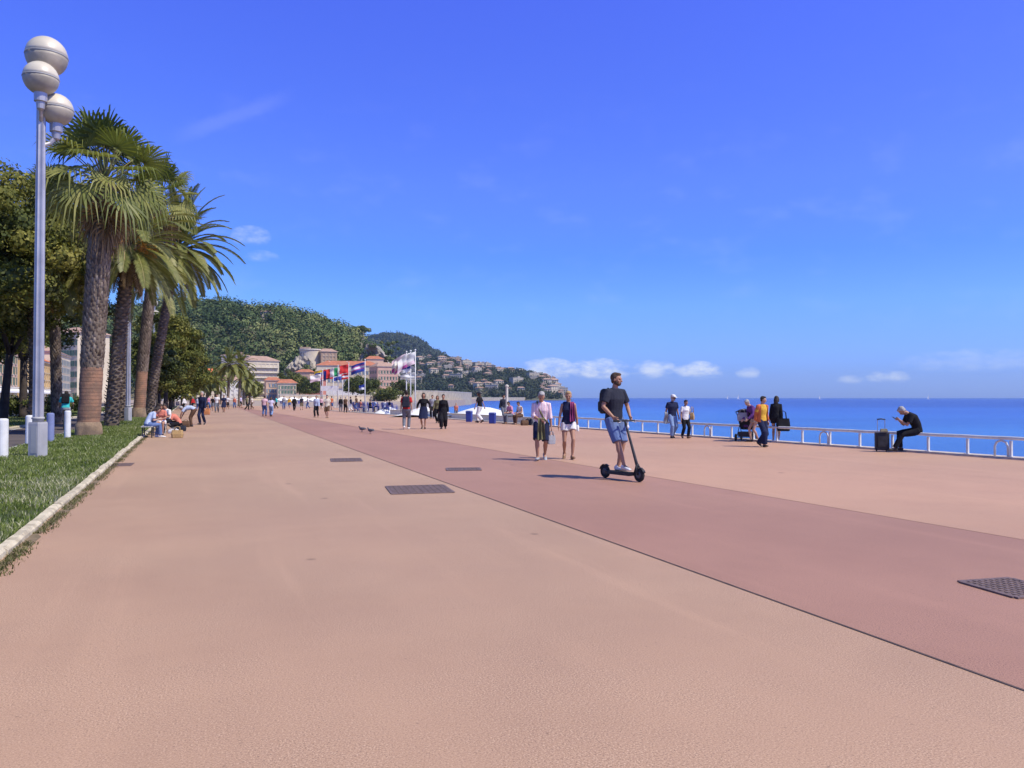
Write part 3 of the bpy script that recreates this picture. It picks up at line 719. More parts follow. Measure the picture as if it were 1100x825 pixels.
def strip_mesh(paths):
    """list of (centre points, half widths, side vectors, tint) -> one folded ribbon per entry"""
    V, F, T = [], [], []
    for pts, ws, side, t in paths:
        o = len(V)
        for p, w in zip(pts, ws):
            V += [p - side * w, p + side * w]; T += [t, t]
        for i in range(len(pts) - 1): F.append((o + 2 * i, o + 2 * i + 1, o + 2 * i + 3, o + 2 * i + 2))
    return np.array([tuple(v) for v in V]), np.array(F), np.array(T)
UP = Vector((0, 0, 1))
def fan_leaf(base, az, elev, pet, rad, t, out, pets, droop=.5, nseg=22):
    d = Vector((math.cos(az) * math.cos(elev), math.sin(az) * math.cos(elev), math.sin(elev)))
    # arching petiole
    pts = []; p = base.copy(); dd = d.copy()
    for i in range(5):
        pts.append(p.copy()); p += dd * (pet / 4); dd = (dd - UP * .06 * droop).normalized()
    pets.append((pts, t))
    tip = pts[-1]; side = dd.cross(UP); side = side.normalized() if side.length > .05 else Vector((math.sin(az), -math.cos(az), 0)); nrm = side.cross(dd).normalized()
    be = R(random.uniform(4, 26) + (22 if elev < .35 else 0)); Q = Matrix.Rotation(random.gauss(0, .55), 3, dd); side, nrm = Q @ side, Q @ nrm
    dd, nrm = (dd * math.cos(be) - nrm * math.sin(be)).normalized(), (nrm * math.cos(be) + dd * math.sin(be)).normalized()
    for k in range(nseg):
        a = R(-105 + 210 * k / (nseg - 1)); f = math.cos(a * .5)
        sd = (dd * math.cos(a) + side * math.sin(a) + nrm * .10).normalized()
        L = rad * (.62 + .38 * f) * random.uniform(.92, 1.06)
        q1 = tip + sd * L * .55; q2 = tip + sd * L * .8 - UP * L * .05 * droop; q3 = tip + sd * L - UP * L * random.uniform(.15, .75) * droop
        lat = nrm.cross(sd).normalized(); w = rad * .040
        out.append(([tip, q1, q2, q3], [.012, w, w * .62, .004], (lat + nrm * (.35 if k % 2 else -.35)).normalized(), min(1, max(0, t + random.gauss(0, .06)))))
def trunk_mesh(path, radii, n, parent, mats_z, name='trunk', rough=.06, rings=False):
    """path points bottom to top; mats_z = list of (from fraction, material): one mesh, bark changing with height"""
    mb = MB(); N = len(path); rr = []
    for i, p in enumerate(path):
        ring = []
        for k in range(n):
            a = 2 * math.pi * k / n
            b = rough * mnoise.noise(Vector((math.cos(a) * 2.2, math.sin(a) * 2.2, p.z * 2.6)))
            if rings: b += .022 * (i % 2) + .05 * mnoise.noise(Vector((math.cos(a) * 1.3, math.sin(a) * 1.3, p.z * 1.1)))
            r = radii[i] * (1 + b); ring.append(Vector((p.x + r * math.cos(a), p.y + r * math.sin(a), p.z)))
        rr.append(ring)
    mb.rings(rr); k0 = 0
    mats = [m for _, m in mats_z]
    for fi in range(len(mb.f)):
        ri = min(fi // n, N - 1) / (N - 1); m = 0
        for j, (fr, _) in enumerate(mats_z):
            if ri >= fr: m = j
        mb.mi[fi] = m
    return mb.build(name, mats, parent, smooth=True)
def boots(path, radii, z0, z1, parent, size, per_turn=13, dz=.085, out=.05, name='leaf_base', tilt=.8):
    """stubs of cut fronds wound round the trunk in a spiral"""
    V, F, T = [], [], []; z = z0; i = 0
    zs = [p.z for p in path]
    while z < z1:
        j = max(1, min(len(zs) - 1, next((k for k, q in enumerate(zs) if q > z), len(zs) - 1)))
        f = (z - zs[j - 1]) / max(1e-6, zs[j] - zs[j - 1]); c = path[j - 1].lerp(path[j], f); r = radii[j - 1] + (radii[j] - radii[j - 1]) * f
        a = i * 2.39996 + random.uniform(-.1, .1); e = Vector((math.cos(a), math.sin(a), 0)); s = Vector((-e.y, e.x, 0)); w = size * random.uniform(.75, 1.2)
        p = Vector((c.x, c.y, z)) + e * r * .95; o = len(V); tp = e * out * random.uniform(.7, 1.5) + UP * w * tilt
        V += [p - s * w * .58, p + s * w * .58, p + tp + s * w * .2, p + tp - s * w * .2, p - s * w * .3 + e * out * .6 + UP * .01, p + s * w * .3 + e * out * .6 + UP * .01]
        F += [(o, o + 1, o + 5, o + 4), (o + 4, o + 5, o + 2, o + 3), (o + 5, o + 1, o + 2, o + 2), (o, o + 4, o + 3, o + 3)]
        t = min(1, max(0, random.gauss(.5, .2))); T += [t] * 6
        z += dz / per_turn * random.uniform(.8, 1.2) * 1.0; i += 1
    return np_obj(name, np.array([tuple(v) for v in V]), np.array(F), M_boot, np.array(T), parent)
def crown_obj(name, ribs, m, parent, pets=None, pr=.03, pm=None, loc=None):
    V, F, T = strip_mesh(ribs); o = np_obj(name, V, F, m, T, parent)
    if pets:
        mb = MB()
        for pts, t in pets: mb.tube(pts, [(pr * (1.5 - 1.1 * i / len(pts)), pr * (1.0 - .7 * i / len(pts))) for i in range(len(pts))], 5)
        mb.build('leaf_stalk', pm or M_stalk, parent, smooth=True)
    return o
M_stalk = mat('palm_leaf_stalk', (.16, .20, .05), (.26, .22, .09), 2, .55)

def fan_palm(label, base, h, r0, r1, lean, crown_r, nleaf, seed, red=(.06, .27), group=None):
    random.seed(seed); root = empty('fan_palm', base, 0, label, 'palm tree', group)
    N = 110; path, radii = [], []
    for i in range(N):
        f = i / (N - 1); path.append(Vector((lean[0] * f ** 1.3, lean[1] * f, -.1 + (h + .1) * f)))
        fl = 1.14 if f < red[0] else 1.0
        radii.append((r0 + (r1 - r0) * f) * fl * (1.12 - .12 * min(1, f / .05)))
    trunk_mesh(path, radii, 22, root, [(0, M_bark_base), (red[0], M_bark_red), (red[1], M_bark)], rings=True)
    boots(path, radii, h * red[1] - .1, h * .99, root, .125, 19, .17, .055, tilt=1.5)
    top = path[-1]; ribs, pets, drib, dpets = [], [], [], []
    for i in range(nleaf):
        f = (i + .5) / nleaf; el = R(88 - 104 * f ** 1.1); az = i * 2.39996
        t = .30 + .38 * f + random.gauss(0, .13)
        fan_leaf(top + Vector((0, 0, .25 - .5 * f)), az, el, crown_r * random.uniform(.50, .64), crown_r * random.uniform(.42, .52), t, ribs, pets, .35 + .75 * f)
    for i in range(int(nleaf * .8)):
        az = i * 2.39996 + .5; el = R(random.uniform(-82, -45))
        fan_leaf(top + Vector((0, 0, -.25 - .7 * random.random())), az, el, crown_r * random.uniform(.2, .36), crown_r * random.uniform(.30, .44), random.gauss(.5, .2), drib, dpets, 1.3, 14)
    crown_obj('crown', ribs, M_fan, root, pets, .032); crown_obj('dead_skirt', drib, M_dead, root, dpets, .025, M_dead)
    return root
def frond(base, az, el, L, t, out, rach, nl=30, leafl=.5, sag=1.0, lw=1.0):
    d = Vector((math.cos(az) * math.cos(el), math.sin(az) * math.cos(el), math.sin(el))); p = base.copy(); pts, ds = [], []; n = 12
    for i in range(n + 1):
        pts.append(p.copy()); ds.append(d.copy()); p += d * (L / n)
        d = (d - UP * (.045 + .011 * i) * sag).normalized()
    rach.append((pts, t))
    side0 = ds[0].cross(UP).normalized() if abs(ds[0].z) < .98 else Vector((1, 0, 0))
    for k in range(nl):
        f = .14 + .86 * k / (nl - 1); x = f * n; i = min(n - 1, int(x)); q = pts[i].lerp(pts[i + 1], x - i); dd = ds[min(n, i + 1)]
        s = dd.cross(UP); s = s.normalized() if s.length > .1 else side0; nn = s.cross(dd).normalized()
        ll = leafl * math.sin(math.pi * min(1, .12 + f * .82)) ** .6 * random.uniform(.85, 1.1)
        for sg in (-1, 1):
            e = (s * sg * .80 + dd * (.55 + .25 * f) + nn * .28).normalized()
            m_ = q + e * ll * .55; e2 = q + e * ll - UP * ll * .16
            out.append(([q, m_, e2], [.018 * lw, .034 * lw, .006 * lw], dd.cross(e).cross(e).normalized() if dd.cross(e).length > .01 else dd, min(1, max(0, t + random.gauss(0, .07)))))
def date_palm(label, base, h, r0, r1, lean, L, nf, seed, fruit=True, nl=46, group=None, name='date_palm', detail=True, low=-35, leafl=.55, lw=.85):
    random.seed(seed); root = empty(name, base, 0, label, 'palm tree', group)
    N = 40; path = [Vector((lean[0] * (i / (N - 1)) ** 1.2, lean[1] * (i / (N - 1)), -.1 + (h + .1) * i / (N - 1))) for i in range(N)]
    radii = [(r0 + (r1 - r0) * i / (N - 1)) * (1.1 if i < 2 else 1) * (1 + .28 * max(0, i / (N - 1) - .86) / .14) for i in range(N)]
    trunk_mesh(path, radii, 16 if detail else 8, root, [(0, M_bark)], rough=.1)
    if detail: boots(path, radii, .15, h, root, .24, 11, .27, .11, tilt=.40)
    top = path[-1]; ribs, rach = [], []
    for i in range(nf):
        f = (i + .5) / nf; el = R(84 - (84 - low) * f ** .92); az = i * 2.39996 + random.uniform(-.15, .15)
        frond(top + Vector((math.cos(az) * .12, math.sin(az) * .12, .3 - .6 * f)), az, el, L * random.uniform(.82, 1.08), .34 + .3 * f + random.gauss(0, .08), ribs, rach, nl, leafl, 1.0 + .25 * f, lw)
    crown_obj('crown', ribs, M_date, root, rach, .03)
    if detail:
        dr, drc = [], []
        for i in range(9): frond(top + Vector((0, 0, -.5)), i * .7, R(random.uniform(-75, -50)), L * random.uniform(.4, .6), random.gauss(.55, .15), dr, drc, 18, .4, .6)
        crown_obj('dead_frond', dr, M_dead, root, drc, .03, M_dead)
    if fruit:
        for i in range(7):
            a = i * .9 + .3; mb = MB(); e = Vector((math.cos(a), math.sin(a), 0)); s = top + e * .3 + UP * .1
            mb.tube([s, s + e * .5 + UP * .25, s + e * .9 - UP * .1], [.03, .025, .02], 5)
            for _ in range(46):
                o = s + e * random.uniform(.6, 1.1) + Vector((random.uniform(-.22, .22), random.uniform(-.22, .22), random.uniform(-.75, .05))); q = s + e * .9 - UP * .1
                mb.tube([q, o], [.008, .010], 3)
                mb.ball(o, .028, 5)
            mb.build('fruit_stem', M_fruit, root)
    return root
def gp(px, py, z=0.03): v = G(px, py); return Vector((v.x, v.y, z))
fan_palm('big fan palm with a stripped red brown lower trunk, nearest to the lamp post', gp(95, 469), 10.1, .40, .42, (.45, .2), 2.8, 40, 2)
date_palm('date palm with rough dark trunk of cut leaf stubs behind the big fan palm', gp(119, 459.5), 9.4, .33, .29, (.75, .3), 4.3, 64, 7)
fan_palm('taller slimmer fan palm with an orange lower trunk behind the date palm', gp(149, 450), 15.8, .40, .30, (1.4, .3), 3.2, 30, 5, red=(.05, .22))
date_palm('tall date palm whose long fronds reach furthest over the promenade', gp(160, 447), 14.0, .36, .34, (2.1, .5), 5.6, 76, 12, nl=60, leafl=.66, lw=1.1)
fan_palm('slender fan palm whose dark crown shows left of the big one', at(61, 441, 46).xy.to_3d(), 12.6, .27, .22, (-.6, .2), 2.5, 34, 23, red=(.03, .04))
date_palm('yellowish date palm behind the nearest lamp post, fronds spreading to the left edge', at(38, 441, 40).xy.to_3d(), 8.6, .30, .27, (-.2, .2), 4.0, 50, 29, fruit=False)
date_palm('date palm standing behind the second lamp post, crown hidden among the others', gp(128, 453.5), 11.0, .32, .29, (.3, .8), 4.2, 50, 17)
# palms further along the seafront
random.seed(8)
for k, (px, Y, ytop, L) in enumerate(((170, 95, 372, 3.0), (186, 118, 406, 2.6), (196, 135, 410, 2.6), (205, 120, 409, 2.6), (215, 150, 411, 2.8), (222, 132, 410, 2.6), (231, 150, 409, 2.9), (245, 128, 392, 2.8), (257, 140, 393, 2.8), (262, 165, 407, 2.8), (268, 170, 412, 2.6), (180, 150, 408, 2.8), (210, 175, 411, 2.8), (237, 180, 409, 2.8))):
    p = at(px, ytop, Y)
    date_palm('mid height date palm in the row further along the seafront' if ytop > 400 else {245: 'tall dark palm in front of the cream apartment block', 257: 'tall palm just right of the dark palm before the apartment block', 170: 'palm behind the third lamp post, nearest of the far row'}[px],
              Vector((p.x, Y, 0)), p.z, .24, .2, (.2, .1), L * 1.02, 32, 100 + k, False, 18, 'palms along the far seafront', 'date_palm', False, -50, .62, 2.0)

M_leafA = mat('broad_tree_leaves', (.06, .09, .02), scale=.6, rough=.65, spec=.2, tint=((.040, .058, .014), (.16, .17, .034), (.44, .40, .10)), trans=.25)
M_leafB = mat('yellow_green_tree_leaves', (.08, .11, .02), scale=.6, rough=.65, spec=.2, tint=((.030, .050, .010), (.13, .145, .028), (.34, .31, .07)), trans=.22)
M_leafC = mat('dark_tree_leaves', (.04, .06, .02), scale=.6, rough=.6, spec=.2, tint=((.034, .052, .016), (.11, .135, .034), (.30, .29, .075)), trans=.22)
M_tbark = mat('dark_tree_bark', (.075, .058, .045), (.04, .03, .025), 2, .95, bump=1.0, bscale=12)
def tree(label, base, h, fork, r0, ell, nclump, per, leaf, m, seed, lean=(0, 0), limbs=6, clump_r=(.6, 1.3), group=None, name='tree', cat='tree', off=(0, 0, 0)):
    """tapered trunk and limbs; clumps of leaf faces fill an uneven crown of half-axes ell centred under the top"""
    random.seed(seed); root = empty(name, base, 0, label, cat, group)
    c = Vector((lean[0] + off[0], lean[1] + off[1], h - ell[2] + off[2])); mb = MB(); f0 = Vector((lean[0] * .6, lean[1] * .6, fork))
    mb.tube([Vector((0, 0, -.1)), Vector((lean[0] * .1, lean[1] * .1, .4)), Vector((lean[0] * .3, lean[1] * .3, fork * .5)), f0], [r0 * 1.35, r0 * 1.02, r0 * .9, r0 * .8], 10)
    cs, rs, ts = [], [], []
    for i in range(limbs):
        a = i * 2.4 + random.uniform(-.3, .3); e = Vector((math.cos(a) * ell[0] * .6, math.sin(a) * ell[1] * .6, random.uniform(-.2, .6) * ell[2])) + c
        m1 = f0.lerp(e, .45) + Vector((random.uniform(-.3, .3), random.uniform(-.3, .3), random.uniform(0, .4)))
        mb.tube([f0 - Vector((0, 0, .15)), m1, e], [r0 * .5, r0 * .32, r0 * .10], 7)
        for _ in range(3):
            e2 = e + Vector((random.uniform(-1, 1) * ell[0] * .35, random.uniform(-1, 1) * ell[1] * .35, random.uniform(-.1, .5) * ell[2]))
            mb.tube([m1.lerp(e, random.uniform(.2, .8)), e2], [r0 * .16, r0 * .04], 5)
    mb.build('trunk', M_tbark, root, smooth=True)
    for _ in range(nclump):
        while True:
            v = Vector((random.uniform(-1, 1), random.uniform(-1, 1), random.uniform(-1, 1)))
            if .30 < v.length < 1.0: break
        k = 1 + .35 * mnoise.noise(v * 1.7 + Vector((seed, 0, 0)))
        p = c + Vector((v.x * ell[0] * k, v.y * ell[1] * k, v.z * ell[2] * k))
        cs.append(tuple(p)); rs.append(random.uniform(*clump_r)); ts.append(.5 + random.gauss(0, .16))
    V, F, T = clump_cloud(cs, rs, per, leaf, ts, .12, .75, .68)
    np_obj('crown', V, F, m, T, root)
    return root
tree('broad old tree with a dark trunk and olive leaves left of the big palm', S(36.5, 7.8, .03), 13.0, 3.9, .30, (5.6, 5.0, 4.2), 150, 330, .20, M_leafA, 3, (.5, -.6), 7, (.7, 1.35))
tree('dense tree standing at the left edge behind the lamp post', S(33, 10.4, .03), 11.6, 3.9, .34, (5.4, 5.2, 3.6), 150, 300, .21, M_leafC, 4, (0, 0), 7, (.7, 1.4))
tree('slim second trunked tree with a leaning side limb behind the big palm', S(44, 8.2, .03), 10.5, 4.0, .24, (4.0, 4.0, 3.0), 80, 260, .22, M_leafA, 9, (.4, .4), 5)
tree('dark leaved tree over the road behind the palms', S(58, 9.5, .03), 12.5, 4.2, .28, (5.0, 5.0, 3.8), 90, 240, .25, M_leafC, 10)
tree('round tree by the road left of the lamp post', S(52, 11.0, .03), 9.0, 3.2, .25, (3.2, 3.2, 2.6), 80, 230, .25, M_leafB, 13)
tree('yellow green tree between the third lamp post and the far palms', Vector((at(178, 430, 84).x, 84, .03)), at(178, 335, 84).z, 2.4, .26, (3.3, 3.3, 4.2), 110, 260, .26, M_leafB, 14, (0, 0), 6, (.7, 1.2))
tree('small dark green tree with drooping branches beside the third lamp post', Vector((at(171, 430, 70).x, 70, .03)), at(171, 372, 70).z, 1.8, .16, (1.8, 1.8, 2.0), 46, 200, .2, M_leafC, 15, (0, 0), 5, (.4, .8))
tree('olive coloured tree overlapping the hill beside the far palms', Vector((at(196, 430, 112).x, 112, .03)), at(196, 362, 112).z, 2.6, .26, (3.6, 3.6, 4.2), 90, 200, .32, M_leafB, 16, (0, 0), 6, (.8, 1.4))
tree('round green tree next to the left end of the far palm row', Vector((at(183, 430, 100).x, 100, .03)), at(183, 384, 100).z, 1.8, .2, (3.0, 3.0, 2.6), 60, 180, .3, M_leafB, 18)
# dark bushy trees at the foot of the castle hill and before the seafront houses
for k, (px, Y, yt, w, lb) in enumerate(((310, 430, 398, 6.5, 'grey green tree right of the cream apartment block'), (322, 420, 402, 6.0, 'dark bushy tree below the rock outcrop'), (333, 400, 407, 4.6, 'small dark tree left of the first flag'), (271, 330, 412, 3.6, 'small green tree in front of the cream apartment block'), (379, 360, 402, 5.0, 'round dark green tree between the red flag and the union style flag'), (396, 350, 407, 5.0, 'round clipped tree before the pinkish corner house'), (415, 330, 418, 4.0, 'low dark shrub tree at the right end of the seafront row'), (432, 380, 410, 5.0, 'dark tree under the tall white flags'))):
    p = at(px, yt, Y); tree(lb, Vector((p.x, Y, 0)), max(5, p.z), max(1, p.z * .3), .3, (w, w, max(2.2, p.z * .36)), 34, 110, .75, M_leafC if k != 3 else M_leafB, 40 + k, (0, 0), 4, (1.4, 2.4))
# trees standing up from the ridge of the castle hill
for k, (px, yt, w, h, lb) in enumerate(((228, 322, 10, 13, 'wide umbrella pine on the ridge, leftmost one above the far palms'), (243, 324, 9, 11, 'umbrella pine on the ridge right of the widest pine'), (272, 329, 11, 9, 'broad dark pine on the highest part of the hill'), (305, 334, 8, 9, 'rounded pine on the ridge above the cream apartment block'), (321, 337, 5, 8, 'small pine on the ridge left of the cypress'), (388, 352, 9, 6, 'flat topped pine at the seaward end of the hill crest'))):
    p = at(px, yt, 745); tree(lb, Vector((p.x, 745, p.z - h)), h, h * .5, .4, (w, w * .8, h * .32), 30, 130, 1.5, M_wood, 60 + k, (0, 0), 5, (2.0, 3.2), None, 'pine_tree')
for px, yt, lb in ((342, 340, 'narrow dark cypress standing alone on the hill crest'), (188, 322, 'slim cypress on the left part of the hill crest')):
    p = at(px, yt, 745); tree(lb, Vector((p.x, 745, p.z - 11)), 11, 2, .3, (1.5, 1.5, 4.8), 22, 110, 1.1, M_wood, 70, (0, 0), 3, (1.0, 1.5), None, 'cypress_tree')
# hedge of low shrubs along the median
random.seed(77)
for k in range(4):
    s = 46 + k * 13; tree('low dark shrub in the row along the road', S(s, 9.9, .03), 1.5, .4, .06, (1.6, 1.2, .62), 22, 150, .16, M_leafC, 80 + k, (0, 0), 4, (.35, .6), 'shrubs along the road', 'shrub', 'shrub')

# ---------------------------------------------------------------- grass and weeds
def blades(name, P, h, lean, width, tint, m, kind='stuff'):
    n = len(P); a = rng.uniform(0, 2 * np.pi, n); u = np.stack([np.cos(a), np.sin(a), np.zeros(n)], 1)
    b = rng.normal(size=(n, 2)) * lean[:, None] * h[:, None]; tip = P + np.concatenate([b, h[:, None]], 1); mid = P + np.concatenate([b * .35, h[:, None] * .6], 1)
    w = width[:, None]
    V = np.stack([P - u * w, P + u * w, mid + u * w * .7, tip, mid - u * w * .7], 1).reshape(-1, 3)
    i = np.arange(n)[:, None] * 5
    F = np.concatenate([i + np.array([[0, 1, 2, 4]]), i + np.array([[4, 2, 3, 3]])], 0)
    return tag(np_obj(name, V, F, m, np.repeat(tint, 5)), kind=kind)
M_blade = mat('grass_blade', (.06, .11, .02), scale=.9, rough=.6, spec=.25, tint=((.075, .12, .018), (.21, .265, .055), (.66, .62, .42)), trans=.25)
def strip_points(n, s0, s1, p0, p1, z, power=1.0):
    s = s0 + (s1 - s0) * rng.random(n) ** power; p = rng.uniform(p0, p1, n)
    X = K0.x + DIR.x * s + LFT.x * p; Y = K0.y + DIR.y * s + LFT.y * p
    return np.stack([X, Y, np.full(n, z)], 1), s, p
P, s_, p_ = strip_points(125000, -2, 62, .09, 3.15, .03, 1.7)
pat = np.array([mnoise.noise(Vector((x * .7, y * .7, 0))) + .5 * mnoise.noise(Vector((x * 2.3, y * 2.3, 4))) for x, y, z in P])
keep = rng.random(len(P)) < np.clip(.85 + pat * .6, .25, 1); P, s_, pat = P[keep], s_[keep], pat[keep]
hh = (.045 + .045 * rng.random(len(P))) * (1 + .5 * pat) * (1 + s_ / 90)
tn = np.clip(.42 + .18 * pat + .1 * rng.normal(size=len(P)), 0, .75)
dry = (rng.random(len(P)) < .07 + .32 * np.clip((5.5 - np.abs(s_ - 5)) / 5, 0, 1) * (pat > -.1)); tn[dry] = rng.uniform(.85, 1, dry.sum())
blades('grass', P, hh, np.full(len(P), .45), .004 + .00042 * np.maximum(s_ + 8, 0) * .6, tn, M_blade)
P, s_, p_ = strip_points(26000, 20, 120, 6.45, 11, .03, 1.3)
blades('median_grass', P, .10 + .06 * rng.random(len(P)), np.full(len(P), .4), np.full(len(P), .022), np.clip(.5 + .15 * rng.normal(size=len(P)), 0, 1), M_blade)
M_weed = mat('kerb_weed_leaf', (.06, .08, .02), scale=.9, rough=.7, spec=.2, tint=((.05, .065, .018), (.12, .13, .04), (.30, .24, .12)), trans=.15)
P, s_, p_ = strip_points(4600, -1.5, 34, -.13, -.04, 0, 1.6)
kp = np.array([mnoise.noise(Vector((q * 1.3, 1, 0))) for q in s_]) > -.15; P, s_ = P[kp], s_[kp]
P = P + np.stack([LFT.x * -1 * rng.random(len(P)) ** 3 * .14, LFT.y * -1 * rng.random(len(P)) ** 3 * .14, np.zeros(len(P))], 1)
blades('kerb_weeds', P, .015 + .035 * rng.random(len(P)), np.full(len(P), .8), np.full(len(P), .006), np.clip(.5 + .28 * rng.normal(size=len(P)), 0, 1), M_weed)
# ---------------------------------------------------------------- street furniture
M_steel = mat('galvanised_post', (.48, .47, .47), (.36, .35, .36), 1.2, .45, .55, spec=.5)
M_post_grey = mat('painted_grey_post', (.42, .42, .40), (.34, .34, .33), 2, .6)
M_globe = mat('milky_lamp_globe', (.64, .58, .45), (.54, .49, .38), 1.5, .4, spec=.5)
M_globe_low = mat('shaded_lamp_globe_underside', (.44, .39, .30), (.30, .27, .21), 1.5, .5, spec=.4)  # shade on the lower half of the globes, put into a darker colour
M_wpaint = mat('white_metal_paint', (.78, .78, .75), (.66, .66, .63), 3, .5)
M_blgrey = mat('blue_grey_tone', (.22, .26, .44), (.18, .21, .37), 3, .55)  # blue grey colour for one bollard and the bottle cap
M_rail = mat('worn_white_rail', (.70, .69, .66), (.56, .54, .50), 3, .5)
M_black = mat('black_plastic', (.022, .022, .024), (.03, .03, .032), 5, .5)
M_rubber = mat('black_rubber', (.018, .018, .018), (.03, .03, .03), 8, .85)
M_blue = mat('blue_chair_paint', (.035, .065, .33), (.03, .05, .26), 3, .45)

def street_lamp(label, base, H, globes, rp=.12, box=True, group='tall globe street lamps'):
    """globes: list of (height, direction angle, arm length, radius)"""
    root = empty('street_lamp', base, 0, label, 'street lamp', group)
    mb = MB(); n = 24; rings = []
    for z, r in ((.0, rp), (1.15, rp), (H * .5, rp * .9), (H, rp * .8)):
        rings.append([Vector((r * (1 + (.13 if k % 3 == 0 else -.05)) * math.cos(2 * math.pi * k / n), r * (1 + (.13 if k % 3 == 0 else -.05)) * math.sin(2 * math.pi * k / n), z)) for k in range(n)])
    mb.rings(rings); mb.build('post', M_steel, root, smooth=False)
    if box:
        b = MB(); w = .165; pr = [(w * .97, 0), (w, .03), (w, .86), (w * .96, .90)]
        rg = [[Vector((r * c * q, r * s * q, z)) for c, s, q in ((1, .8, 1), (.8, 1, 1), (-.8, 1, 1), (-1, .8, 1), (-1, -.8, 1), (-.8, -1, 1), (.8, -1, 1), (1, -.8, 1))] for r, z in pr]
        b.rings(rg); h = b.build('base_housing', mat('grey_housing_paint', (.40, .40, .41), (.33, .33, .34), 2, .6), root, rz=R(-10))
        d = MB(); d.box((.02, -w - .004, .46), (.17, .006, .68)); d.build('access_door', M_post_grey, h)
        c = MB(); c.lathe([(w * .78, .90), (w * .80, .97), (rp * 1.35, .99), (rp * 1.2, 1.03)], n=16); c.build('collar', M_post_grey, root, smooth=True)
    for z, a, arm, r in globes:
        e = Vector((math.cos(a), math.sin(a), 0)); c = e * arm + Vector((0, 0, z))
        m = MB()
        if arm > .05: m.tube([Vector((0, 0, z - r - .62)), e * arm * .6 + Vector((0, 0, z - r - .50)), e * arm + Vector((0, 0, z - r - .30))], [.06, .05, .06], 8)
        m.lathe([(.05, -r - .40), (.09, -r - .36), (.11, -r - .20), (.15, -r - .18), (.155, -r + .05), (.12, -r + .06)], c, 16)
        m.build('lamp_arm', M_steel, root, smooth=False)
        prof = [(max(.02, r * math.sin(math.pi * i / 16)), -r * math.cos(math.pi * i / 16)) for i in range(17)]
        u = MB(); u.lathe(prof[8:], c, 24); u.build('globe_top', M_globe, root, smooth=True)
        l = MB(); l.lathe(prof[:9], c, 24); lo = l.build('globe_bottom', M_globe_low, root, smooth=True)
        s = MB(); s.lathe([(r * 1.0, -.015), (r * 1.018, -.012), (r * 1.018, .012), (r * 1.0, .015)], c, 24); s.build('seam_band', M_post_grey, lo, smooth=True)
    return root
lb = gp(40.5, 493)
street_lamp('tall steel street lamp with three big globes rising from the lawn', lb, 10.5,
            [(10.24, R(60), .12, .49), (9.53, R(-62), .30, .41), (8.92, R(42), .34, .40)], .115)
lb2 = G(137.5, 454); street_lamp('second street lamp, its globes hidden in the palm fronds', Vector((lb2.x, lb2.y, .03)), 10.3, [(10.0, R(-75), .24, .46), (9.5, R(195), .2, .41), (8.9, R(25), .45, .40)], .13)
lb3 = G(165, 439); y3 = lb3.y; street_lamp('third street lamp with two pale globes showing against the trees', Vector((lb3.x, lb3.y, .03)), at(166, 323, y3).z, [(at(166, 326, y3).z, R(-75), .2, .5), (at(166, 338, y3).z, R(20), .2, .55), (at(166, 346, y3).z, R(200), .35, .45)], .15, False)
for k, (px, py, yt) in enumerate(((186, 436.2, 372), (199, 434.6, 398))):
    b_ = G(px, py); street_lamp(('thin street lamp between the yellow green tree and the far palms', 'small far street lamp beside the far palm row')[k], Vector((b_.x, b_.y, 0)), at(px, yt, b_.y).z, [(at(px, yt - 1, b_.y).z, 0, 0, .42)], .14, False)

def bollard(base, h, r, m, label, group=None):
    root = empty('bollard', base, 0, label, 'bollard', group)
    b = MB(); b.lathe([(r * .98, 0), (r, .02), (r, h - .05), (r * .93, h - .015), (r * .6, h)], n=20); b.build('post', m, root, smooth=False)
    c = MB(); c.lathe([(r * 1.10, -.01), (r * 1.10, .035), (r * 1.0, .05)], n=20); c.build('foot_ring', M_post_grey, root)
for px, pyb, pyt, w, m, lbl in ((2.5, 494, 449.5, 11, M_wpaint, 'nearest white bollard, cut off by the left edge'), (31.5, 479, 446, 7.6, M_wpaint, 'white bollard just left of the lamp base'), (54, 476.5, 443.5, 7.4, M_blgrey, 'blue grey bollard just right of the lamp base'),
                                (72.5, 472, 441, 6.2, M_wpaint, 'white bollard below the cyclist left of the big palm'), (128, 450, 433, 3.8, M_wpaint, 'small white bollard between the date palm and the second lamp post')):
    g = gp(px, pyb); Y = g.y; bollard(g, at(px, pyt, Y).z - .03, w / FPX * Y / 2, m, lbl, 'bollards along the lawn')

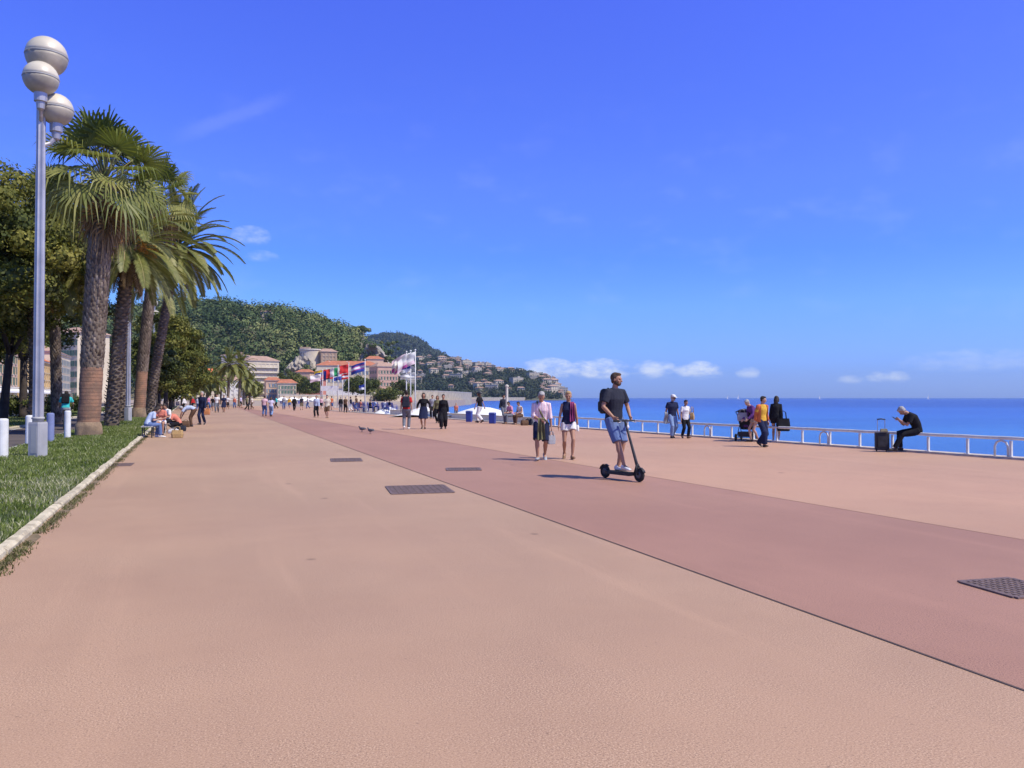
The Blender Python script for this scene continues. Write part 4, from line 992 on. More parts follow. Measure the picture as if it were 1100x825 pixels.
# --- low tubular railing along the quay
root = empty('quay_railing', E0, 0, 'low white tubular railing along the edge of the quay', 'railing')
mb = MB(); L0, L1 = -14.0, (through(E0, E1, 44.6) - E0).length; hr = .47; t_ = MB()
def RP(l, z=0.0, o=0.0): return ed * l + en * o + Vector((0, 0, z + .05))
pts = [RP(L0 + (L1 - L0) * i / 120, hr + .004 * math.sin(i * 1.7)) for i in range(121)]
t_.tube(pts, .045, 10); t_.build('top_rail', M_rail, root, smooth=True)
pp = None; hp = None
k = 0; l = L0 + .4
while l < L1:
    if pp is None:
        m = MB(); m.box((0, 0, hr / 2 - .03), (.055, .055, hr - .06)); m.box((0, 0, .008), (.14, .12, .016)); pp = m.build('post', M_rail, root, rz=math.atan2(ed.y, ed.x)); o = pp
    else: o = pp.copy(); COL.objects.link(o)
    o.location = RP(l)
    if k % 5 == 2:
        if hp is None:
            m = MB(); m.tube([Vector((-.02, 0, .0)), Vector((-.02, 0, hr - .22)), Vector((.03, 0, hr - .11)), Vector((.15, 0, hr - .06)), Vector((.27, 0, hr - .11)), Vector((.32, 0, hr - .22)), Vector((.32, 0, 0))], .028, 8)
            hp = m.build('hoop', M_rail, root, smooth=True, rz=math.atan2(ed.y, ed.x)); o = hp
        else: o = hp.copy(); COL.objects.link(o)
        o.location = RP(l + .1, 0, .0)
    k += 1; l += 1.16

# --- cast iron covers in the paving
M_iron = mat('cast_iron', (.24, .165, .14), (.18, .125, .105), 9, .6, .3, bump=.6, bscale=40)
M_grate = mat('dark_grate_slot', (.16, .11, .09), (.12, .085, .07), 5, .8)
def cover(label, px, py, W, D, slots=8, dx=0):
    c = G(px, py); root = empty('drain_cover', (c.x, c.y, .006), math.atan2(-DIR.x, DIR.y) * 0 + R(dx), label, 'drain cover')
    f = MB(); t = .035
    for a, b, w, d in ((0, D / 2, W, t), (0, -D / 2, W, t), (W / 2, 0, t, D - t), (-W / 2, 0, t, D - t)): f.box((a, b, .002), (w, d, .012))
    f.build('frame', M_iron, root); p = MB(); p.box((0, 0, -.002), (W - t - .004, D - t - .004, .008)); p.build('plate', M_grate, root)
    s = MB()
    for k in range(slots):
        for j in range(max(2, int(slots * D / W))):
            n2 = max(2, int(slots * D / W)); s.box((-W / 2 + W * (k + .5) / slots, -D / 2 + D * (j + .5) / n2, .004), (W / slots * .72, D / n2 * .6, .006))
    s.build('tread_pattern', M_iron, root)
cover('large dark drain cover lying across the edge of the darker band', 450, 526, 1.0, 1.15, 10, 14)
cover('drain cover in the pale paving further back, left of the band', 372, 494.3, .72, 1.0, 8, 14)
cover('thin drain cover in the middle of the darker band', 498, 504.3, .72, .62, 8, 6)
cover('dark square cover in the darker band at the right edge', 1088, 632, .52, .56, 9, 14)
cover('small drain cover beside the kerb', 130, 499.5, .46, .75, 6, 20)

# --- blue seaside chairs
def chair_proto():
    root = empty('blue_chair', (0, 0, 0)); f = MB(); r = .016
    for sx in (-.27, .27):
        f2 = MB(); f2.tube([Vector((sx, .26, .42)), Vector((sx, .27, .0))], r, 6); f2.tube([Vector((sx, -.20, .42)), Vector((sx, -.30, .0))], r, 6); f2.build('leg', M_blue, root)
        f.tube([Vector((sx, .26, .42)), Vector((sx, -.22, .40)), Vector((sx, -.36, .95))], r, 6)
        f.tube([Vector((sx, .26, .42)), Vector((sx, .26, .64)), Vector((sx, -.26, .63))], r, 6)
    f.tube([Vector((-.27, -.36, .95)), Vector((.27, -.36, .95))], r, 6); f.build('frame', M_blue, root)
    s = MB()
    for k in range(7): s.box((0, .23 - k * .07, .425 - k * .003), (.52, .055, .014))
    s.build('seat', M_blue, root); b = MB()
    for k in range(6): b.box((0, -.245 - .022 * k, .50 + .078 * k), (.52, .016, .06))
    b.build('backrest', M_blue, root); return root
cp = chair_proto(); first = True; random.seed(12)
seat_dir = math.atan2(off.y, off.x) - math.pi / 2
CH = []
for i in range(3):
    for k in range(9):
        b0 = G(424 - k * 5.2, 443.2 - k * .12 - i * 1.5); CH.append((b0, seat_dir + R(random.uniform(-22, 22)), 'blue metal chair in the crowded rows beside the sea railing', 'blue chairs by the railing'))
for px, py in ((188, 438), (192, 438.6), (185, 437.3)): CH.append((G(px, py), R(-40 + random.uniform(-30, 30)), 'blue chair standing at the lawn edge behind the bending man', 'blue chairs by the lawn'))
for k in range(6): CH.append((G(303 + k * 4.5, 436.4 + random.uniform(-.4, .4)), R(random.uniform(-60, 60)), 'blue chair standing among the distant strollers', 'blue chairs far along the promenade'))
for loc, rz, lb_, gr in CH:
    o = cp if first else copy_tree(cp); first = False; o.location = loc; o.rotation_euler.z = rz; tag(o, lb_, 'chair', gr)

# --- blue litter bins / panels by the beach stairs
for px, py, w, h, lb_ in ((504, 453.2, 6.5, 12, 'blue bin left of the person in wide white trousers'), (529, 455.0, 7.0, 12, 'blue bin right of the person in wide white trousers')):
    b_ = G(px, py); Y = b_.y; W, H = w / FPX * Y, h / FPX * Y; root = empty('litter_bin', b_, R(-15), lb_, 'bin', 'blue bins by the beach stairs')
    m = MB(); m.rings([[Vector((x * W / 2 * k, y * W * .42 * k, z)) for x, y in ((-1, -.8), (-.8, -1), (.8, -1), (1, -.8), (1, .8), (.8, 1), (-.8, 1), (-1, .8))] for z, k in ((0, .86), (.04, .92), (H * .82, 1), (H * .84, 1))]); m.build('body', M_blue, root)
    m = MB(); m.rings([[Vector((x * W / 2 * k, y * W * .42 * k, z)) for x, y in ((-1, -.8), (-.8, -1), (.8, -1), (1, -.8), (1, .8), (.8, 1), (-.8, 1), (-1, .8))] for z, k in ((H * .845, 1.05), (H * .90, 1.05), (H, .85))]); m.build('lid', mat('blue_lid', (.06, .09, .30), (.05, .07, .25), 3, .5), root)

# --- white beach canopies beyond the railing
def canopy(label, px0, px1, ypk, yedge, Y, peaks, depth=6.0, name='beach_canopy'):
    a, b = at(px0, yedge, Y), at(px1, yedge, Y); W = b.x - a.x; root = empty(name, ((a.x + b.x) / 2, Y, -3.4), R(-12), label, 'canopy')
    zE, zP = a.z + 3.4, at(px0, ypk, Y).z + 3.4; nx, ny = 10 * peaks, 10; m = MB(); rows = []
    for j in range(ny + 1):
        row = []
        for i in range(nx + 1):
            u, v = i / nx, j / ny; cu = abs(math.sin(math.pi * u * peaks)); cv = math.sin(math.pi * v)
            row.append(Vector((-W / 2 + W * u, -depth / 2 + depth * v, zE + (zP - zE) * (cu ** 1.3) * (.25 + .75 * cv))))
        rows.append(row)
    m.rings(rows, closed=False); m.rings([[p - Vector((0, 0, .03)) for p in r] for r in reversed(rows)], closed=False); m.build('fabric_roof', M_wcan, root, smooth=True)
    v = MB()
    v.box((0, -depth / 2, zE - .2), (W, .03, .4)); v.box((0, depth / 2, zE - .2), (W, .03, .4)); v.build('valance', M_wcan, root)
    for i in range(peaks + 1):
        for sy in (-1, 1): q = MB(); q.tube([Vector((-W / 2 + W * i / peaks, sy * (depth / 2 - .05), 0)), Vector((-W / 2 + W * i / peaks, sy * (depth / 2 - .05), zE))], .05, 6); q.build('pole', M_wpaint, root)
    return root
canopy('white curved beach canopy behind the two blue bins', 484, 551, 437, 447, 62, 1, 9)
canopy('white beach canopy behind the group of four walkers', 432, 484, 437, 447, 66, 1, 8)
canopy('small white canopy left of the man in the red sleeved top', 402, 432, 437, 449, 84, 1, 7)
canopy('long low white awning in front of the terrace wall', 296, 345, 426.5, 431, 285, 4, 8)
# pale parapet of the beach stairs, continuing the line of the railing
for lb_, p0, p1, h in (('low white parapet of the beach stairs behind the blue bins', through(E0, E1, 45.2), through(E0, E1, 60), .34), ('low white parapet by the end of the blue chair rows', through(E0, E1, 60.6), through(E0, E1, 72), .40)):
    d = p1 - p0; root = empty('stair_parapet', p0, math.atan2(d.y, d.x), lb_, 'wall'); m = MB(); m.box((d.length / 2, -.75, h / 2 - .1), (d.length, .22, h + .2)); m.build('wall', M_wpaint, root); m = MB(); m.box((d.length / 2, -.75, h + .03), (d.length + .06, .3, .06)); m.build('coping', M_trim, root)
b_ = G(544.5, 453); Y = b_.y; root = empty('shower_post', b_, 0, 'tall pale post on a plinth beside the blue bin', 'post')
m = MB(); Hh = at(544, 414, Y).z; m.lathe([(.10, .3), (.085, Hh * .6), (.08, Hh - .1), (.12, Hh - .08), (.12, Hh), (.02, Hh + .06)], n=12); m.build('shaft', M_trim, root); m = MB(); m.box((0, 0, .17), (.5, .5, .34)); m.build('plinth', M_trim, root)
# --- flags
def flag(parent, z, L, Hh, cols, vert, az, seed, droop=.18, rp=.05, r0=0.0):
    random.seed(seed); nx, nz = 18, 9; V = []; e = Vector((math.cos(az), math.sin(az), 0)); s = Vector((-e.y, e.x, 0)); m = MB(); rows = []
    for i in range(nx + 1):
        f = i / nx; w = math.sin(f * 7.5 + seed) * .16 * L * f ** .7
        rows.append([e * (rp + L * f * .93) + s * (w + .05 * L * math.sin(k * .8 + f * 5)) + Vector((0, 0, z - Hh * k / nz - droop * L * f ** 1.4)) for k in range(nz + 1)])
    m.rings(rows, closed=False); n = len(cols)
    for q in range(len(m.f)):
        i, k = divmod(q, nz); m.mi[q] = min(n - 1, int((i / nx if vert else k / nz) * n))
    return m.build('flag', [FC[c] for c in cols], parent, smooth=True)
FC = {c: mat('flag_' + c, v, tuple(x * .85 for x in v), 2, .8, trans=.25) for c, v in dict(white=(.80, .79, .78), red=(.62, .04, .04), blue=(.04, .07, .36), yellow=(.80, .55, .04), black=(.03, .03, .03), green=(.03, .34, .14), pink=(.72, .56, .62), magenta=(.50, .10, .34)).items()}
def flagpole(label, px, pybase, ytop, Y, flags, r=.07, group='flag poles on the quay'):
    b_ = at(px, pybase, Y); zb = min(0, b_.z); H = at(px, ytop, Y).z; root = empty('flagpole', (b_.x, Y, 0), 0, label, 'flagpole', group)
    m = MB(); m.tube([(0, 0, 0), (0, 0, H * .5), (0, 0, H)], [r, r * .8, r * .5], 8); m.build('pole', M_wpaint, root, smooth=True); m = MB(); m.ball((0, 0, H + r * .8), r * 1.3, 8); m.build('finial', M_wpaint, root)
    m = MB(); m.box((0, 0, .1), (r * 8, r * 8, .2)); m.build('foot', M_trim, root)
    for (yt, L, hh, cols, vert, az, sd, *dr) in flags: flag(root, at(px, yt, Y).z, L, hh, cols, vert, az, sd, *dr)
YF = 118
flagpole('flagpole with a small white and pink flag, leftmost of the row', 344.5, 440, 401, YF, [(402, 1.7, 1.0, ['white', 'pink'], False, R(205), 1)])
flagpole('flagpole with a blue and red flag left of the yellow one', 346.5, 440, 398, YF + 3, [(400, 1.2, 1.1, ['blue', 'magenta', 'red'], False, R(190), 2)])
flagpole('flagpole with a black, yellow and red striped flag', 350.5, 440, 396.5, YF + 6, [(397, 1.9, 1.5, ['red', 'yellow', 'yellow'], True, R(200), 3)])
flagpole('flagpole with a blue, white and red striped flag', 358, 440, 396, YF + 4, [(397, 1.6, 1.4, ['red', 'black', 'blue'], True, R(185), 4)])
flagpole('flagpole with a green, white and red striped flag', 363, 440, 393, YF, [(395, 1.8, 1.3, ['green', 'white', 'red'], True, R(200), 5)])
flagpole('flagpole with a pale blue and white flag hanging low', 368, 440, 395, YF + 5, [(399, 1.5, 1.3, ['white', 'blue'], False, R(205), 6)])
flagpole('flagpole with a plain bright red flag', 374.5, 440, 390.5, YF, [(391.5, 1.6, 1.25, ['red'], True, R(215), 7), (401, 1.1, .8, ['red', 'white', 'red'], False, R(200), 8)])
flagpole('tall flagpole with a blue, red and white flag over a small blue one', 392, 444, 387, 95, [(389, 1.7, 1.1, ['blue', 'magenta', 'white', 'magenta', 'blue', 'blue'], False, R(190), 9, .3), (413, .7, .6, ['blue', 'white'], False, R(200), 10)])
sg = MB(); a_, c_ = at(344.8, 414.5, YF - .3), at(362.5, 419.8, YF - .3); root = empty('banner_board', ((a_.x + c_.x) / 2, YF - .3, 0), 0, 'blank white banner board fixed between two flagpoles', 'board')
sg.box((0, 0, (a_.z + c_.z) / 2), (c_.x - a_.x, .05, a_.z - c_.z)); sg.build('panel', M_wpaint, root); sg = MB()
for sx in (-1, 1): sg = MB(); sg.box((sx * (c_.x - a_.x) / 2.1, .06, a_.z / 2), (.08, .06, a_.z)); sg.build('leg', M_post_grey, root)
for k, (px, yt, cols, Lf, hf, sd) in enumerate(((436.5, 378.5, ['pink', 'white', 'magenta'], 1.5, 1.2, 11), (441.0, 377.5, ['white', 'white', 'pink', 'magenta'], 1.7, 1.3, 12), (446.0, 376.5, ['white', 'white', 'pink'], 1.9, 1.2, 13))):
    flagpole(('tall mast with a white and magenta flag, left of the three seaside masts', 'tall middle seaside mast with a large pale flag and a small blue one', 'tall right seaside mast with a large white flag streaming left')[k], px, 444, yt, 78,
             [(yt + 1.5, Lf, hf, cols, False, R(200), sd, .55)] + ([(391, 1.0, .8, ['blue', 'white'], False, R(190), 21)] if k == 1 else []) + ([(400, 1.5, .5, ['white'], False, R(190), 22)] if k == 2 else []), .07, 'three tall masts by the beach')

# --- parked cars on the boulevard
def car(label, base, rz, paint, kind=0):
    root = empty('parked_car', base, rz, label, 'car', 'cars on the boulevard'); L, W, Hh = (4.2, 1.75, 1.48) if kind == 0 else (5.0, 1.95, 2.1)
    sec = [(-L / 2, .45, .70, .86), (-L / 2 + .12, .28, .86, .93), (-L * .30, .22, .94, 1.0), (-.1 * L, .2, .95, 1.0), (.2 * L, .2, .93, 1.0), (L * .38, .22, .84, .97), (L / 2 - .1, .28, .74, .90), (L / 2, .42, .62, .82)]
    m = MB(); m.rings([[Vector((x, y * W / 2 * w, z)) for y, z in ((-.86, z0), (-1, z0 + .12), (-1, z1 - .16), (-.9, z1), (.9, z1), (1, z1 - .16), (1, z0 + .12), (.86, z0))] for x, z0, z1, w in sec]); m.build('body', paint, root, smooth=False)
    cab = [(-L * .46, .9, .93), (-L * .36, .80, Hh - .06), (-.02 * L, .80, Hh), (.08 * L, .80, Hh - .04), (.26 * L, .88, .90)] if kind == 0 else [(-L * .48, .95, .93), (-L * .46, .86, Hh - .05), (.05 * L, .86, Hh), (.22 * L, .84, Hh - .1), (.38 * L, .9, .95)]
    m = MB(); m.rings([[Vector((x, -W / 2 * w, .90)), Vector((x, -W / 2 * w * .86, z)), Vector((x, W / 2 * w * .86, z)), Vector((x, W / 2 * w, .90))] for x, w, z in cab]); m.build('cabin_glass', M_glassd, root)
    m = MB(); m.box((-.14 * L, 0, Hh - .005), (L * .42, W * .68, .05)); m.build('roof', paint, root)
    for sx in (-.31, .31):
        for sy in (-1, 1):
            m = MB(); m.lathe([(.2, -.1), (.32, -.1), (.33, -.06), (.33, .06), (.32, .1), (.2, .1)], (sx * L, sy * (W / 2 - .11), .33), 18, axis=Vector((0, 1, 0))); w = m.build('wheel', M_rubber, root); m = MB(); m.lathe([(.02, 0), (.2, 0), (.21, .02)], (sx * L, sy * (W / 2 - .005), .33), 12, axis=Vector((0, sy, 0))); m.build('rim', M_steel, w)
    for sx, mm in ((1, M_wpaint), (-1, FC['red'])):
        for sy in (-1, 1): m = MB(); m.box((sx * (L / 2 - .02), sy * W * .34, .66), (.08, .3, .12)); m.build('headlight' if sx > 0 else 'tail_light', mm, root)
M_car1 = mat('dark_blue_car_paint', (.02, .03, .07), (.025, .035, .08), 2, .25, .2, spec=.6, coat=.6); M_car2 = mat('black_car_paint', (.015, .015, .017), (.02, .02, .02), 2, .25, .2, spec=.6, coat=.6); M_car3 = mat('silver_car_paint', (.42, .43, .44), (.38, .39, .40), 2, .3, .4, spec=.6, coat=.5)
ra = math.atan2(DIR.y, DIR.x)
car('dark blue car on the boulevard behind the lamp base', S(57, 12.6, .01), ra, M_car1, 1); car('black car parked along the boulevard at the left', S(66, 12.7, .01), ra, M_car2); car('silver car further up the boulevard behind the palms', S(82, 12.7, .01), ra, M_car3); car('white van far up the boulevard behind the third lamp post', S(104, 12.7, .01), ra, M_wpaint, 1)
# --- boats on the horizon and two pigeons
def sailboat(label, px, h, Y):
    b_ = at(px, 430, Y); root = empty('sailing_boat', (b_.x, Y, -4), R(20), label, 'boat', 'distant sailing boats')
    m = MB(); m.rings([[Vector((x, y * w, z)) for y, z in ((-1, .9), (-.7, 0), (.7, 0), (1, .9))] for x, w in ((-5, .9), (-2, 1.4), (2, 1.2), (5.5, .1))]); m.build('hull', M_wpaint, root)
    m = MB(); m.tube([(0, 0, .8), (0, 0, h)], [.12, .06], 6); m.build('mast', M_steel, root); m = MB(); m.add([(-.1, .05, 2), (-4.2, .3, 2.1), (-.1, .05, h - .4), (-1.8, .5, h * .5)], [(0, 1, 3), (0, 3, 2)]); m.build('sail', M_wcan, root)
for px, h, Y, lb_ in ((782, 13, 2500, 'tiny white sailing boat left of the man in yellow'), (793.5, 16, 2300, 'pale sailing boat right behind the stroller'), (881, 15, 2400, 'small white sail on the horizon in the middle of the sea'), (997.5, 15, 2300, 'small sail on the horizon above the seated man')): sailboat(lb_, px, h, Y)
M_pig = mat('pigeon_grey', (.10, .10, .12), (.06, .06, .075), 30, .6)
for px, py, rz, lb_ in ((389, 464.2, 165, 'dark pigeon walking on the band, left one'), (398, 466.0, 150, 'dark pigeon walking on the band, right one of two')):
    g = G(px, py); root = empty('pigeon', g, R(rz), lb_, 'bird', 'pigeons on the band'); m = MB()
    m.tube([Vector((-.20, 0, .13)), Vector((-.14, 0, .14)), Vector((-.06, 0, .155)), Vector((.03, 0, .155)), Vector((.09, 0, .17)), Vector((.12, 0, .21)), Vector((.135, 0, .245)), Vector((.155, 0, .255)), Vector((.175, 0, .25))], [(.035, .01), (.04, .022), (.07, .06), (.075, .068), (.055, .055), (.032, .032), (.028, .028), (.024, .024), (.012, .012)], 10)
    for sy in (-1, 1): m.tube([Vector((0, sy * .03, .11)), Vector((.01, sy * .03, .05)), Vector((0, sy * .03, .0)), Vector((.045, sy * .03, .004))], [.012, .007, .006, .006], 5)
    m.build('body', M_pig, root, smooth=True); m = MB(); m.tube([(.17, 0, .25), (.205, 0, .242)], [.010, .002], 6); m.build('beak', M_black, root)
    for sy in (-1, 1): m = MB(); m.ball((-.04, sy * .062, .165), (.12, .022, .05), 8); m.build('wing', mat('pigeon_wing', (.16, .16, .18), (.08, .08, .1), 20, .6), root, smooth=True)
# ---------------------------------------------------------------- people
def skin(n, c): return mat(n, c, tuple(x * .86 for x in c), 6, .55, spec=.35)
M_skin = skin('tanned_skin', (.42, .225, .14)); M_skin2 = skin('fair_skin', (.52, .31, .22)); M_skin3 = skin('dark_skin', (.17, .085, .05))
M_hd = mat('dark_hair', (.022, .015, .011), (.04, .027, .019), 30, .6, bump=.6, bscale=60); M_hb = mat('brown_hair', (.09, .052, .03), (.05, .03, .018), 30, .6, bump=.6, bscale=60)
M_hl = mat('blond_hair', (.46, .31, .14), (.34, .22, .10), 30, .6, bump=.6, bscale=60); M_hg = mat('grey_hair', (.42, .40, .38), (.28, .27, .26), 30, .65, bump=.6, bscale=60)
M_eye = mat('eye_dark', (.02, .015, .012), None, 5, .2); M_lip = mat('lips', (.33, .13, .10), None, 5, .5)
CL = {}
def cloth(n, c, stripes=None):
    if n not in CL: CL[n] = mat('cloth_' + n, c, tuple(x * .80 for x in c), 5, .88, bump=.9, bscale=11, spec=.15, stripes=stripes)
    return CL[n]
for n, c in dict(black=(.016, .016, .019), navy=(.020, .026, .065), charcoal=(.030, .033, .048), white=(.76, .75, .73), cream=(.66, .60, .50), jeans=(.075, .13, .30), paleJeans=(.22, .32, .52), greyJeans=(.16, .17, .20), brown=(.13, .075, .045), khaki=(.30, .27, .16), olive=(.17, .16, .08), yellow=(.68, .40, .055), orange=(.60, .17, .06), coral=(.66, .22, .15), red=(.48, .03, .03), pink=(.66, .30, .42), palePink=(.72, .46, .50), teal=(.05, .50, .48), purple=(.13, .05, .20), magenta=(.36, .07, .20), paleBlue=(.48, .56, .72), grey=(.34, .34, .36), green=(.10, .22, .10), lilac=(.60, .55, .70), sand=(.52, .40, .27)).items(): cloth(n, c)
cloth('denimBlue', (.13, .19, .36))
cloth('pinkStripe', (.72, .40, .46), ('X', 26, (.80, .76, .76), .5))
M_shoe_w = mat('white_shoe', (.74, .73, .71), None, 9, .6); M_shoe_d = mat('dark_shoe', (.03, .026, .024), None, 9, .5); M_shoe_b = mat('tan_sandal', (.26, .15, .08), None, 9, .6); M_shoe_g = mat('grey_shoe', (.34, .36, .38), None, 9, .6)
M_straw = mat('woven_straw', (.50, .33, .14), (.32, .20, .08), 40, .85, bump=1, bscale=80)

TMP = bpy.data.objects.new('scratch', bpy.data.meshes.new('scratch'))
TSC = bpy.data.scenes.new('scratch')                 # an empty side scene: merging shapes there is quick however full the real scene is
def fuse(mb, voxel, smooth=3, fac=.5):
    """voxel union of the closed shapes in mb: one continuous skin"""
    TMP.data = mb.mesh('scratch'); TSC.collection.objects.link(TMP); TMP.modifiers.clear()
    r = TMP.modifiers.new('r', 'REMESH'); r.mode = 'VOXEL'; r.voxel_size = voxel; r.use_smooth_shade = True
    if smooth: s = TMP.modifiers.new('s', 'SMOOTH'); s.iterations = smooth; s.factor = fac
    
    with bpy.context.temp_override(scene=TSC, view_layer=TSC.view_layers[0]):
        me = bpy.data.meshes.new_from_object(TMP.evaluated_get(bpy.context.evaluated_depsgraph_get()))
    old = TMP.data; TSC.collection.objects.unlink(TMP); TMP.data = bpy.data.meshes.new('scratch'); bpy.data.meshes.remove(old)
    return me
def ik(a, b, l1, l2, pole):
    d = b - a; L = min(d.length, (l1 + l2) * .999); d = d.normalized() if d.length > 1e-6 else Vector((0, 0, -1))
    x = (l1 * l1 - l2 * l2 + L * L) / (2 * L); h = math.sqrt(max(0, l1 * l1 - x * x)); p = pole - d * pole.dot(d)
    p = p.normalized() if p.length > 1e-6 else Vector((0, 1, 0))
    return a + d * x + p * h, a + d * L
V3 = lambda t: Vector(t)
def ell_ring(c, X, Y, a, b, n=18):
    return [c + X * (a * math.copysign(abs(math.cos(2 * math.pi * k / n)) ** .85, math.cos(2 * math.pi * k / n))) + Y * (b * math.copysign(abs(math.sin(2 * math.pi * k / n)) ** .9, math.sin(2 * math.pi * k / n))) for k in range(n)]

def person(label, loc, heading, H=1.72, fem=False, vox=.016, pose=None, top=('short', 'white'), bottom=('trousers', 'jeans'), shoes='d', hair='dark', sk=0, long=False, cat='person', group=None, bulk=1.0, extra=None, beard=False, hat=None, name='person'):
    """figure facing local +Y, built at 1.75 m and scaled to H; pose holds joint targets in metres"""
    P = dict(pel=(0, 0, .92), lean=3, hunch=2, side=0, yaw=0, head=(0, 0), fR=(.09, .14, .085), fL=(-.09, -.16, .10), pR=0, pL=25, hR=(.24, -.08, .80), hL=(-.24, .10, .82), eR=None, eL=None, kR=None, kL=None)
    P.update(pose or {})
    root = empty(name, loc, R(heading - 90), label, cat, group); k = H / 1.75; root.scale = (k, k, k)
    near = vox < .0105
    if vox >= .02: fat = .010
    else: fat = 0.0
    pel = V3(P['pel']); l1, l2 = R(P['lean']), R(P['lean'] + P['hunch']); sd = R(P['side']); yw = R(P['yaw'])
    def fr(l, y=0.0):
        Q = Matrix.Rotation(y, 3, 'Z') @ Matrix.Rotation(-l, 3, 'X') @ Matrix.Rotation(sd, 3, 'Y'); return Q @ V3((1, 0, 0)), Q @ V3((0, 1, 0)), Q @ V3((0, 0, 1))
    X1, Y1, U1 = fr(l1 * .6); X2, Y2, U2 = fr((l1 + l2) / 2, yw * .6); X3, Y3, U3 = fr(l2, yw)
    W = pel + U1 * .17; C = W + U2 * .19; S_ = C + U3 * .145; N = S_ + U3 * .075
    hp, hy = R(P['head'][0]), R(P['head'][1]); Qh = Matrix.Rotation(yw + hy, 3, 'Z') @ Matrix.Rotation(-(l2 * .55 + hp), 3, 'X'); HX, HY, HU = Qh @ V3((1, 0, 0)), Qh @ V3((0, 1, 0)), Qh @ V3((0, 0, 1))
    hc = N + HU * .125 + HY * .018
    sw = (.150 if fem else .168) * (1 + (bulk - 1) * .5); hw = .088
    def trunk(e=0.0, lo=-.10, hi=1.0, flare=0.0):
        b = bulk; q = []
        tab = [(pel - U1 * .10, X1, Y1, .115, .095), (pel - U1 * .02, X1, Y1, .168 if fem else .160, .118), (pel + U1 * .07, X1, Y1, .155 if fem else .150, .112), (W, X2, Y2, (.122 if fem else .140) * b, .098 * b), (W + U2 * .10, X2, Y2, (.135 if fem else .155) * b, .108 * b), (C, X3, Y3, (.148 if fem else .172) * b, .118 * b), (C + U3 * .075, X3, Y3, (.146 if fem else .170), .105), (S_ - U3 * .015, X3, Y3, sw * .86, .082), (S_ + U3 * .025, X3, Y3, .095, .066), (N - U3 * .03, X3, Y3, .062, .060)]
        if fem: tab[5] = (C + Y3 * .012, X3, Y3, .148, .130)
        i0 = 0 if lo <= -.1 else (1 if lo < 0 else (3 if lo > .1 else 2)); i1 = len(tab) if hi >= 1 else -1
        return [ell_ring(c, x, y, a + e, d + e) for c, x, y, a, d in tab[i0:i1]]
    J = {}
    for sgn, s in ((1, 'R'), (-1, 'L')):
        hip = pel + X1 * (sgn * hw) - U1 * .02; foot = V3(P['f' + s])
        kn, an = ik(hip, foot, .435, .42, V3(P['k' + s] or (sgn * .12, 1, 0)))
        sh = S_ + X3 * (sgn * sw) - U3 * .025; hand = V3(P['h' + s]); el, wr = ik(sh, hand, .285, .255, V3(P['e' + s] or (sgn * .45, -1, -.25)))
        J[s] = (hip, kn, an, sh, el, wr, sgn)
    body = MB(); body.rings(trunk(-.004))
    for s, (hip, kn, an, sh, el, wr, sgn) in J.items():
        m = lambda a, b, t: a.lerp(b, t); fb = (kn - m(hip, an, .5)); back = -fb.normalized() if fb.length > .03 else V3((0, -1, 0)); back = V3((0, -1, 0)) if back.y > 0 else back
        g = .92 if fem else 1.0
        body.tube([hip + U1 * .03, m(hip, kn, .25), m(hip, kn, .6), m(hip, kn, .92), kn, m(kn, an, .12), m(kn, an, .32) + back * .012, m(kn, an, .6), m(kn, an, .85), an], [r_ * g + fat for r_ in (.092, .088, .070, .056, .054, .052, .058, .046, .036, .037)], 12)
        pit = R(P['p' + s]); fdir = (kn - hip); yaw = sgn * .18; fw = V3((math.sin(yaw) * 1, math.cos(yaw), 0)); f1 = fw * math.cos(pit) - UP * math.sin(pit); up = UP * math.cos(pit) + fw * math.sin(pit)
        J[s] += (f1, up)
        body.tube([an - f1 * .05 - up * .035, an + f1 * .03 - up * .035, an + f1 * .10 - up * .05, an + f1 * .175 - up * .062], [(.034 + fat, .040), (.038 + fat, .042), (.042 + fat, .028), (.030, .016)], 10)
        body.tube([sh - X3 * (sgn * .05), sh, m(sh, el, .35), m(sh, el, .85), el, m(el, wr, .25), m(el, wr, .7), wr], [r_ * g + fat * .8 for r_ in (.048, .052, .047, .039, .037, .040, .031, .026)], 10)
        # hand: palm, four fingers curling towards the body's front, thumb from the side of the palm
        d = (wr - el).normalized(); inn = (V3((-sgn, .25, 0)) - d * V3((-sgn, .25, 0)).dot(d)); inn.normalize(); lat = d.cross(inn).normalized() * (1 if True else 1)
        grip = P.get('grip', '') and s in P['grip']
        pc = wr + d * .055; body.tube([wr - d * .01, wr + d * .03, wr + d * .085], [(.024 + fat, .022), (.018 + fat, .040), (.015 + fat, .040)] if abs(inn.dot(frame_of(d)[0])) > .7 else [(.024, .022 + fat), (.040, .018 + fat), (.040, .015 + fat)], 10)
        fr_ = .0095 if near else .010 + fat * .4; cur = 1.1 if grip else .35
        for q in range(4):
            o = wr + d * .085 + lat * ((q - 1.5) * .021); L = (.070, .080, .076, .060)[q]; pts = [o - d * .02]; dd = d.copy()
            for _ in range(3): pts.append(pts[-1] + dd * (L / 3 + (.007 if _ == 0 else 0))); dd = (dd * math.cos(cur) + inn * math.sin(cur)).normalized()
            body.tube(pts, [fr_, fr_, fr_ * .93, fr_ * .75], 6)
        fwd = lat if (lat.y + lat.z * .2) > 0 else -lat
        t0 = wr + d * .03 + fwd * .026; body.tube([t0, t0 + fwd * .026 + d * .03 + inn * .012, t0 + fwd * .030 + d * .058 + inn * .030], [fr_ * 1.2, fr_ * 1.1, fr_ * .8], 6)
    # neck and head
    body.tube([S_ - U3 * .0, N, hc - HU * .03], [(.066, .062), (.052, .052), (.050, .055)], 12)
    h = lambda x, y, z: hc + HX * x + HY * y + HU * z
    Hm = Matrix((HX, HY, HU)).transposed()
